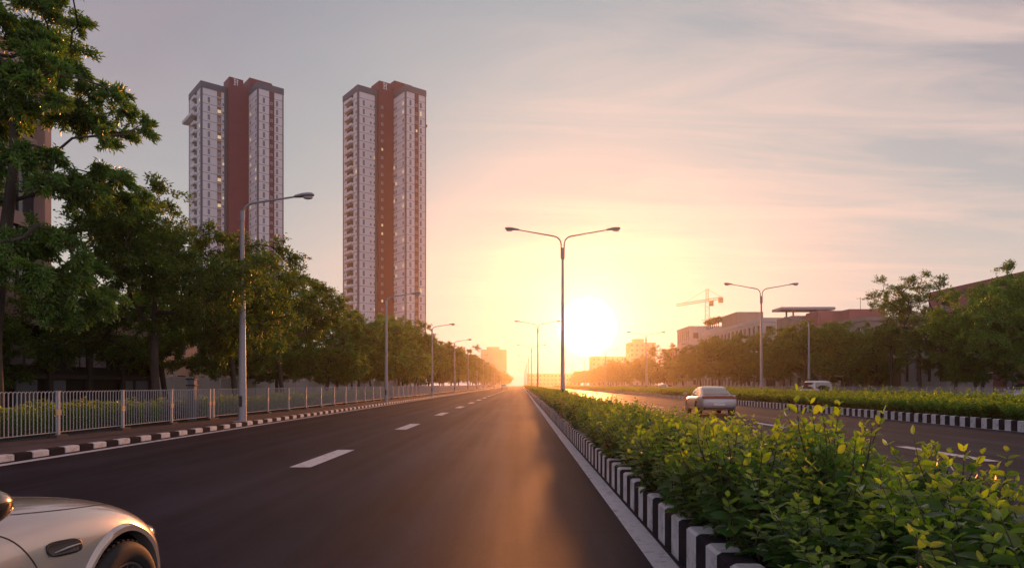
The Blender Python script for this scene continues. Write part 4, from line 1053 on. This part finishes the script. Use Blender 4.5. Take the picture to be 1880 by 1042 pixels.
# --- champagne sports coupe at the lower left (local x right, y forward)
def coupe():
    root = empty('sports_coupe', (-3.05, 2.30, 0), 0, 'champagne sports car cut off at the lower left corner, front wheel showing', 'car')
    # y, half width, bottom, side-mid z, shoulder z, crest z, crest x/w, hood edge z, hood centre z
    S = [(-2.26,.62,.34,.50,.66,.74,.75,.75,.75),(-2.20,.78,.28,.52,.72,.80,.75,.81,.81),(-1.95,.93,.22,.55,.80,.87,.74,.87,.87),(-1.5,.985,.18,.57,.83,.93,.70,.93,.93),(-1.0,.985,.17,.56,.80,.93,.70,.94,.95),
         (-.4,.94,.17,.53,.78,.905,.74,.94,.95),(.2,.93,.17,.53,.80,.93,.76,.96,.99),(.62,.94,.17,.54,.83,.955,.72,.985,1.03),(.95,.965,.18,.56,.835,.955,.67,.965,1.0),(1.3,.985,.19,.56,.80,.925,.62,.915,.94),
         (1.56,.965,.19,.53,.725,.845,.61,.83,.855),(1.77,.905,.19,.47,.64,.745,.61,.735,.76),(1.93,.81,.19,.42,.55,.625,.62,.62,.64),(2.05,.68,.20,.37,.46,.50,.62,.50,.51),(2.11,.50,.23,.34,.41,.44,.62,.44,.44)]
    rings = []
    for y, w, zb, zm, zs, zc, kc, zh, z0 in S:
        h = [(0,zb),(.55*w,zb),(.86*w,zb+.01),(.965*w,zb+.10),(w,(zb+zm)/2+.04),(w*.998,zm+.06),(w*.965,zs-.02),(w*.885,zs+(zc-zs)*.66),(w*kc,zc),(w*(kc-.2),(zc+zh)/2-.006),(w*.28,zh+(z0-zh)*.7),(0,z0)]
        ring = [(x,y,z) for x,z in h] + [(-x,y,z) for x,z in reversed(h[1:-1])]
        rings.append(ring)
    body = MB().loft(rings)
    WY, WR = 1.30, .335
    me = subdivided(body, [M['champagne'], M['dark']], [(s*.86, yy, WR, .388, .62) for s in (1,-1) for yy in (WY,-1.32)], 3)
    b = link('body', me, root); bv = bvh_of(me)
    for yy in (WY,-1.32):
        for s in (1,-1): wheel(root, s*.845, yy, WR, .265, s, 10)
    # flared lips round the wheel wells, following the body side
    for yy in (WY,-1.32):
        for s in (1,-1):
            inner=[];outer=[]
            for a in np.linspace(R(-8), R(188), 40):
                for rad, lst in ((.387,inner),(.428,outer)):
                    h = bv.ray_cast(Vector((s*2, yy+math.cos(a)*(rad+.006), WR+math.sin(a)*(rad+.006))), Vector((-s,0,0)))
                    xx = h[0].x if h[0] is not None and abs(h[0].x) > .6 else s*.9
                    lst.append((xx, yy+math.cos(a)*rad, WR+math.sin(a)*rad))
            n = len(inner); vs=[]
            for i in range(n):
                xi = max(abs(inner[i][0]), abs(outer[i][0])) if abs(inner[i][0]) > .7 else abs(outer[i][0])
                vs += [(outer[i][0]+s*.001,)+outer[i][1:], (s*(xi+.013), inner[i][1]*.35+outer[i][1]*.65, inner[i][2]*.35+outer[i][2]*.65), (s*(xi+.012),)+inner[i][1:], (s*(xi-.06),)+inner[i][1:]]
            fs = [(4*i+j,4*i+j+1,4*i+5+j,4*i+4+j) for i in range(n-1) for j in range(3)]
            MB().add(vs, fs).build('wheel_arch', M['champagne'], root, smooth=60)
    # panel gaps
    door = spline([(2,-.62,.80),(2,-.55,.55),(2,-.45,.25),(2,.4,.22),(2,.70,.30),(2,.73,.55),(2,.69,.70),(2,.61,.83),(2,.50,.90)], 12)
    for s in (1,-1):
        d = MB(); r_ = ribbon_on(bv, [(s*p.x,p.y,p.z) for p in door], (-s,0,0), .007); r_.build('door_gap', M['seam'], root)
        hd = spline([(s*.66,.50,2),(s*.77,.70,2),(s*.83,.95,2),(s*.84,1.2,2),(s*.80,1.42,2),(s*.71,1.66,2),(s*.60,1.84,2)], 14)
        ribbon_on(bv, hd, (0,0,-1), .006).build('bonnet_gap', M['seam'], root)
        # crease along the bonnet
        # vent: recessed oval with mesh and a bright blade
        vy0, vy1, zc = .765, .975, .745
        def on(y, z): 
            h = bv.ray_cast(Vector((s*2,y,z)), Vector((-s,0,0))); return h[0].x
        out = []; N_ = 40
        for k in range(N_):
            a = 2*math.pi*k/N_; c_, s_ = math.cos(a), math.sin(a)
            u = math.copysign(abs(c_)**.55, c_); v = math.copysign(abs(s_)**.75, s_)
            y = (vy0+vy1)/2+u*(vy1-vy0)/2; z = zc+v*.033-u*.008
            out.append((y,z))
        ym = (vy0+vy1)/2
        def ringv(k_, o_): return [(on(y,z)+s*o_, ym+(y-ym)*k_, zc+(z-zc)*k_) for y,z in out]
        fr = MB().loft([ringv(1.06,.0), ringv(1.05,.006), ringv(.97,.007), ringv(.93,.001)], cap=False); vf = fr.build('vent', M['rim_dark'], root, smooth=50)
        MB().add(ringv(.95,.0015), [tuple(range(N_))]).build('vent_back', M['dark'], vf)
        ms = MB()
        for i in range(22):
            y = vy0+.012+(vy1-vy0-.03)*i/21
            for dy in (.014,-.014):
                zt = zc+.026-(y-ym)*.07; zb_ = zc-.026-(y-ym)*.07
                ms.tube([(on(y,zb_)+s*.003,y-dy,zb_),(on(y,zt)+s*.003,y+dy,zt)], .002, 4)
        ms.build('vent_mesh', M['vent_metal'], vf)
        MB().tube([(on(vy0+.03,zc)+s*.008,vy0+.03,zc-.01),(on(ym,zc)+s*.012,ym,zc-.004),(on(vy1,zc)+s*.008,vy1-.012,zc-.004)], [.004,.0075,.004], 8).build('vent_blade', M['rim'], vf, smooth=60)
        # headlamp wrapped over the front corner
        hl = MB(); rg = []
        for t in np.linspace(-1, 1, 11):
            q = math.sqrt(max(0, 1-t*t))+.02
            rg.append([(s*(.722-t*.06+.075*q*math.cos(a)), 1.905+t*.16, .588-t*.03+.055*q*math.sin(a)) for a in np.linspace(0, 2*math.pi, 20, endpoint=False)])
        hb = hl.loft(rg).build('headlight', M['headlamp'], root, smooth=60)
        # mirror
        mr = MB(); rg = []
        for t, sx, sz in ((0,.02,.015),(.03,.075,.045),(.07,.105,.068),(.12,.115,.078),(.165,.118,.08),(.18,.113,.075)):
            rg.append([(s*(.965+math.copysign(abs(math.cos(a))**.8,math.cos(a))*sx), .435-t, 1.03+math.copysign(abs(math.sin(a))**.85,math.sin(a))*sz) for a in np.linspace(0,2*math.pi,28,endpoint=False)])
        mm = mr.loft(rg).build('mirror', M['mirror_shell'], root, smooth=50)
        MB().add([(s*(.965+math.cos(a)*.102), .2535, 1.03+math.sin(a)*.066) for a in np.linspace(0,2*math.pi,28,endpoint=False)], [tuple(range(28))]).build('mirror_glass', M['mirror_glass'], mm)
        MB().tube([(s*.78,.44,.915),(s*.86,.40,.945),(s*.94,.37,.975)], [.03,.024,.022], 8).build('mirror_arm', M['dark'], mm, smooth=60)
        MB().bbox(min(s*.955,s*.975), max(s*.955,s*.975), -.42, -.24, .735, .76, .006).build('door_handle', M['champagne'], root)
        t_ = MB(); t_.bbox(min(s*.45,s*.78), max(s*.45,s*.78), -2.27, -2.2, .66, .71, .012); t_.build('tail_light', M['tail'], root)
    # cabin: glass and roof
    C = [(.66,.62,.955,.0),(.30,.63,1.12,.02),(-.05,.60,1.235,.03),(-.45,.58,1.265,.03),(-.9,.55,1.23,.03),(-1.4,.50,1.10,.02),(-1.9,.42,.93,.0)]
    rings = []
    for y, w, z, bulge in C:
        zb = .85
        rings.append([(-w*1.12,y,zb),(-w*1.04,y,zb+(z-zb)*.55),(-w*.9,y,zb+(z-zb)*.9),(-w*.55,y,z),(0,y,z+.012),(w*.55,y,z),(w*.9,y,zb+(z-zb)*.9),(w*1.04,y,zb+(z-zb)*.55),(w*1.12,y,zb)])
    cab = MB().loft(rings, cap=True, closed=True)
    link('cabin_glass', subdivided(cab, [M['car_glass']], [], 2), root)
    rf = [r for r in rings if -1.5 < r[0][1] < .1]
    MB().loft([[ (x*1.0,y,z+.008) for x,y,z in r[2:7]] for r in rf], cap=False, closed=False).build('roof', M['champagne'], root, smooth=60)
    for s in (1,-1):
        MB().tube([(s*.66,.66,.93),(s*.60,.30,1.09),(s*.545,-.05,1.2),(s*.53,-.45,1.235)], .024, 8).build('pillar', M['champagne'], root, smooth=60)
    g = MB(); g.bbox(-.5,.5,2.1,2.17,.24,.38,.03); g.build('grille', M['dark'], root)
    MB().box(-.26,.26,-2.275,-2.255,.44,.55).build('number_plate', M['plate'], root)
coupe()

# --- ordinary cars: lower body and cabin lofts with glass panels, lights, wheels
def car(kind, loc, rz, body_m, label, group=None, detail=True):
    root = empty({'sedan':'sedan','suv':'off_road_car','hatch':'hatchback'}[kind], loc, rz, label, 'car', group)
    if kind == 'suv':
        S = [(-2.1,.86,.42,1.02,1.04),(-2.06,.89,.40,1.05,1.07),(-1.2,.90,.40,1.06,1.08),(.6,.90,.40,1.06,1.08),(1.4,.89,.40,1.03,1.06),(2.0,.86,.42,.98,1.01),(2.08,.80,.45,.92,.95)]
        C = [(-2.02,.80,1.05),(-1.98,.76,1.78),(-1.85,.74,1.84),(.15,.73,1.84),(.35,.73,1.80),(.75,.80,1.06)]; wy, wr, ty = 1.32, .38, .26
    elif kind == 'sedan':
        S = [(-2.38,.70,.42,.74,.78),(-2.32,.82,.34,.86,.93),(-2.05,.90,.27,.92,1.03),(-1.45,.945,.22,.90,1.0),(-.6,.935,.20,.88,.96),(.5,.935,.20,.87,.96),(1.05,.94,.21,.84,.95),(1.7,.92,.22,.76,.84),(2.15,.82,.25,.66,.70),(2.32,.62,.32,.56,.58)]
        C = [(-2.02,.66,1.01),(-1.60,.66,1.16),(-.95,.63,1.37),(-.35,.61,1.425),(.25,.61,1.40),(.75,.66,1.2),(1.28,.74,.94)]; wy, wr, ty = 1.42, .335, .22
    else:
        S = [(-2.0,.76,.40,.82,.88),(-1.93,.85,.30,.92,.98),(-1.3,.90,.23,.92,.98),(.4,.90,.22,.90,.96),(1.0,.89,.22,.88,.95),(1.6,.86,.24,.78,.84),(1.95,.72,.3,.64,.67)]
        C = [(-1.88,.72,.97),(-1.65,.68,1.30),(-1.3,.64,1.46),(-.3,.62,1.50),(.2,.62,1.46),(.65,.66,1.2),(1.15,.74,.95)]; wy, wr, ty = 1.25, .31, .2
    rings = []
    for y, w, zb, zs, zt in S:
        h = [(0,zb),(.8*w,zb),(.96*w,zb+.08),(w,(zb+zs)/2),(w*.975,zs-.03),(w*.9,zs+(zt-zs)*.7),(w*.5,zt),(0,zt+.01)]
        rings.append([(x,y,z) for x,z in h]+[(-x,y,z) for x,z in reversed(h[1:-1])])
    me = subdivided(MB().loft(rings), [body_m, M['dark']], [(s*.8,yy,wr,wr*1.16,.5) for s in (1,-1) for yy in (wy,-wy)] if detail else [], 2)
    link('body', me, root)
    rings = []
    for y, w, z in C:
        zb = .85
        rings.append([(-w*1.1,y,zb),(-w*1.05,y,zb+(z-zb)*.5),(-w*.97,y,zb+(z-zb)*.86),(-w*.8,y,z-.012),(0,y,z+.012),(w*.8,y,z-.012),(w*.97,y,zb+(z-zb)*.86),(w*1.05,y,zb+(z-zb)*.5),(w*1.1,y,zb)])
    link('cabin', subdivided(MB().loft(rings), [body_m], [], 2), root); 
    # glass panels stand a few mm proud of the painted cabin
    def at(t, x, off):     # point on the cabin top line
        ys = [c[0] for c in C]; i = max(k for k in range(len(C)-1) if ys[k] <= t+1e-9); f = (t-ys[i])/(ys[i+1]-ys[i])
        w = C[i][1]*(1-f)+C[i+1][1]*f; z = C[i][2]*(1-f)+C[i+1][2]*f; return w, z
    def panel(name, ya, yb, n=5, kx=.86):
        rows = []
        for i in range(n):
            y = ya+(yb-ya)*i/(n-1); w, z = at(y, 0, 0); rows.append([(w*kx*q, y, z+.012*(1-abs(q))+.004) for q in (-1,-.5,0,.5,1)])
        MB().loft(rows, cap=False, closed=False).build(name, M['car_glass'], root, smooth=60)
    if kind == 'sedan': panel('rear_window', -1.93, -.72); panel('windscreen', .42, 1.15)
    elif kind == 'hatch': panel('rear_window', -1.8, -1.36); panel('windscreen', .3, 1.05)
    else:
        MB().bbox(-.62,.62,-2.035,-1.995,1.12,1.66,.015).build('rear_window', M['car_glass'], root); panel('windscreen', .40, .70, 3)
    for s in (1,-1):
        ya, yb = {'sedan':(-1.25,.85),'hatch':(-1.45,.8),'suv':(-1.8,.5)}[kind]
        top=[];bot=[]
        for i in range(9):
            y = ya+(yb-ya)*i/8; w, z = at(y,0,0); zb=.85; zl = .985 if kind != 'suv' else 1.12
            zt = zb+(z-zb)*.84
            zt = max(zt, zl+.02)
            def xw(zz): 
                q = (zz-zb)/max(z-zb,.05); return w*(1.1-.05*q/.5 if q < .5 else 1.05-.08*(q-.5)/.36)
            top.append((s*(xw(zt)+.006),y,zt)); bot.append((s*(xw(zl)+.006),y,zl))
        for k, (a, b_) in enumerate(((0,4),(4,8))):
            vs=[];
            for i in range(a, b_+1): vs += [bot[i], top[i]]
            MB().add(vs, [(2*i,2*i+2,2*i+3,2*i+1) for i in range(b_-a)]).build('side_window', M['car_glass'], root)
        if detail:
            mm = MB(); mm.bbox(min(s*.98,s*1.16), max(s*.98,s*1.16), .72, .82, .96, 1.09, .025); mm.build('mirror', body_m, root, smooth=40)
    for yy in (wy,-wy):
        for s in (1,-1): wheel(root, s*(S[2][1]-.125), yy, wr, ty, s, 5, tread=False)
    yb = S[0][0]
    if kind == 'sedan':
        MB().bbox(-.80,.80,yb-.015,yb+.12,.83,.93,.02).build('tail_light', M['tail'], root)
        MB().bbox(-.78,.78,yb-.005,yb+.2,.955,1.0,.02).build('boot_lip', body_m, root)
        MB().bbox(-.72,.72,yb-.02,yb+.1,.30,.42,.03).build('bumper_insert', M['dark'], root)
        MB().box(-.26,.26,yb-.028,yb+.05,.50,.61).build('number_plate', M['plate'], root)
        for s in (1,-1): MB().bbox(min(s*.5,s*.72), max(s*.5,s*.72), S[-1][0]-.14, S[-1][0]-.02, .55, .63, .02).build('headlight', M['headlamp'], root)
    elif kind == 'suv':
        for s in (1,-1): MB().bbox(min(s*.74,s*.86), max(s*.74,s*.86), yb-.03, yb+.1, .72, .98, .015).build('tail_light', M['tail'], root)
        MB().bbox(-.86,.86,yb-.12,yb+.05,.42,.58,.03).build('bumper', M['dark'], root)
        sp = MB(); sp.lathe_x([(-.11,.0),(-.11,.26),(-.09,.34),(0,.37),(.09,.35),(.11,.27),(.12,.18),(.12,0)], n=32)
        for i, v in enumerate(sp.v): sp.v[i] = (v[1], yb-.14-v[0], v[2]+1.05)
        sp.build('spare_wheel', M['rubber'], root, smooth=40)
        rk = MB()
        for s in (1,-1): rk.tube([(s*.6,-1.7,1.94),(s*.6,.0,1.94)], .025, 6)
        for yy in (-1.5,-.8,-.1): rk.tube([(-.6,yy,1.93),(.6,yy,1.93)], .02, 6)
        for s in (1,-1):
            for yy in (-1.5,-.1): rk.tube([(s*.6,yy,1.8),(s*.6,yy,1.94)], .02, 6)
        rk.build('roof_rack', M['dark'], root)
    else:
        for s in (1,-1): MB().bbox(min(s*.6,s*.8), max(s*.6,s*.8), yb-.005, yb+.12, .76, .92, .02).build('tail_light', M['tail'], root)
        for s in (1,-1): MB().bbox(min(s*.45,s*.7), max(s*.45,s*.7), S[-1][0]-.12, S[-1][0]-.01, .58, .68, .02).build('headlight', M['headlamp'], root)
        MB().box(-.26,.26,yb-.02,yb+.05,.50,.61).build('number_plate', M['plate'], root)
    return root
car('sedan', (9.55, 34.6, 0), R(-4), M['car_silver'], 'silver-white sedan seen from behind in the right carriageway')
car('suv', (25.9, 60.5, 0), R(0), M['car_white'], 'boxy white off-road car with a spare wheel on its back, beyond the right hedge')
car('hatch', (26.2, 126, 0), R(38), M['car_white'], 'small white car showing only its roof above the right hedge')
car('hatch', (-5.1, 208, 0), 0, M['car_white'], 'tiny white car far down the left carriageway')
car('hatch', (33.6, 45.2, .12), R(90), M['car_white'], 'pale car parked under the trees at the right edge')
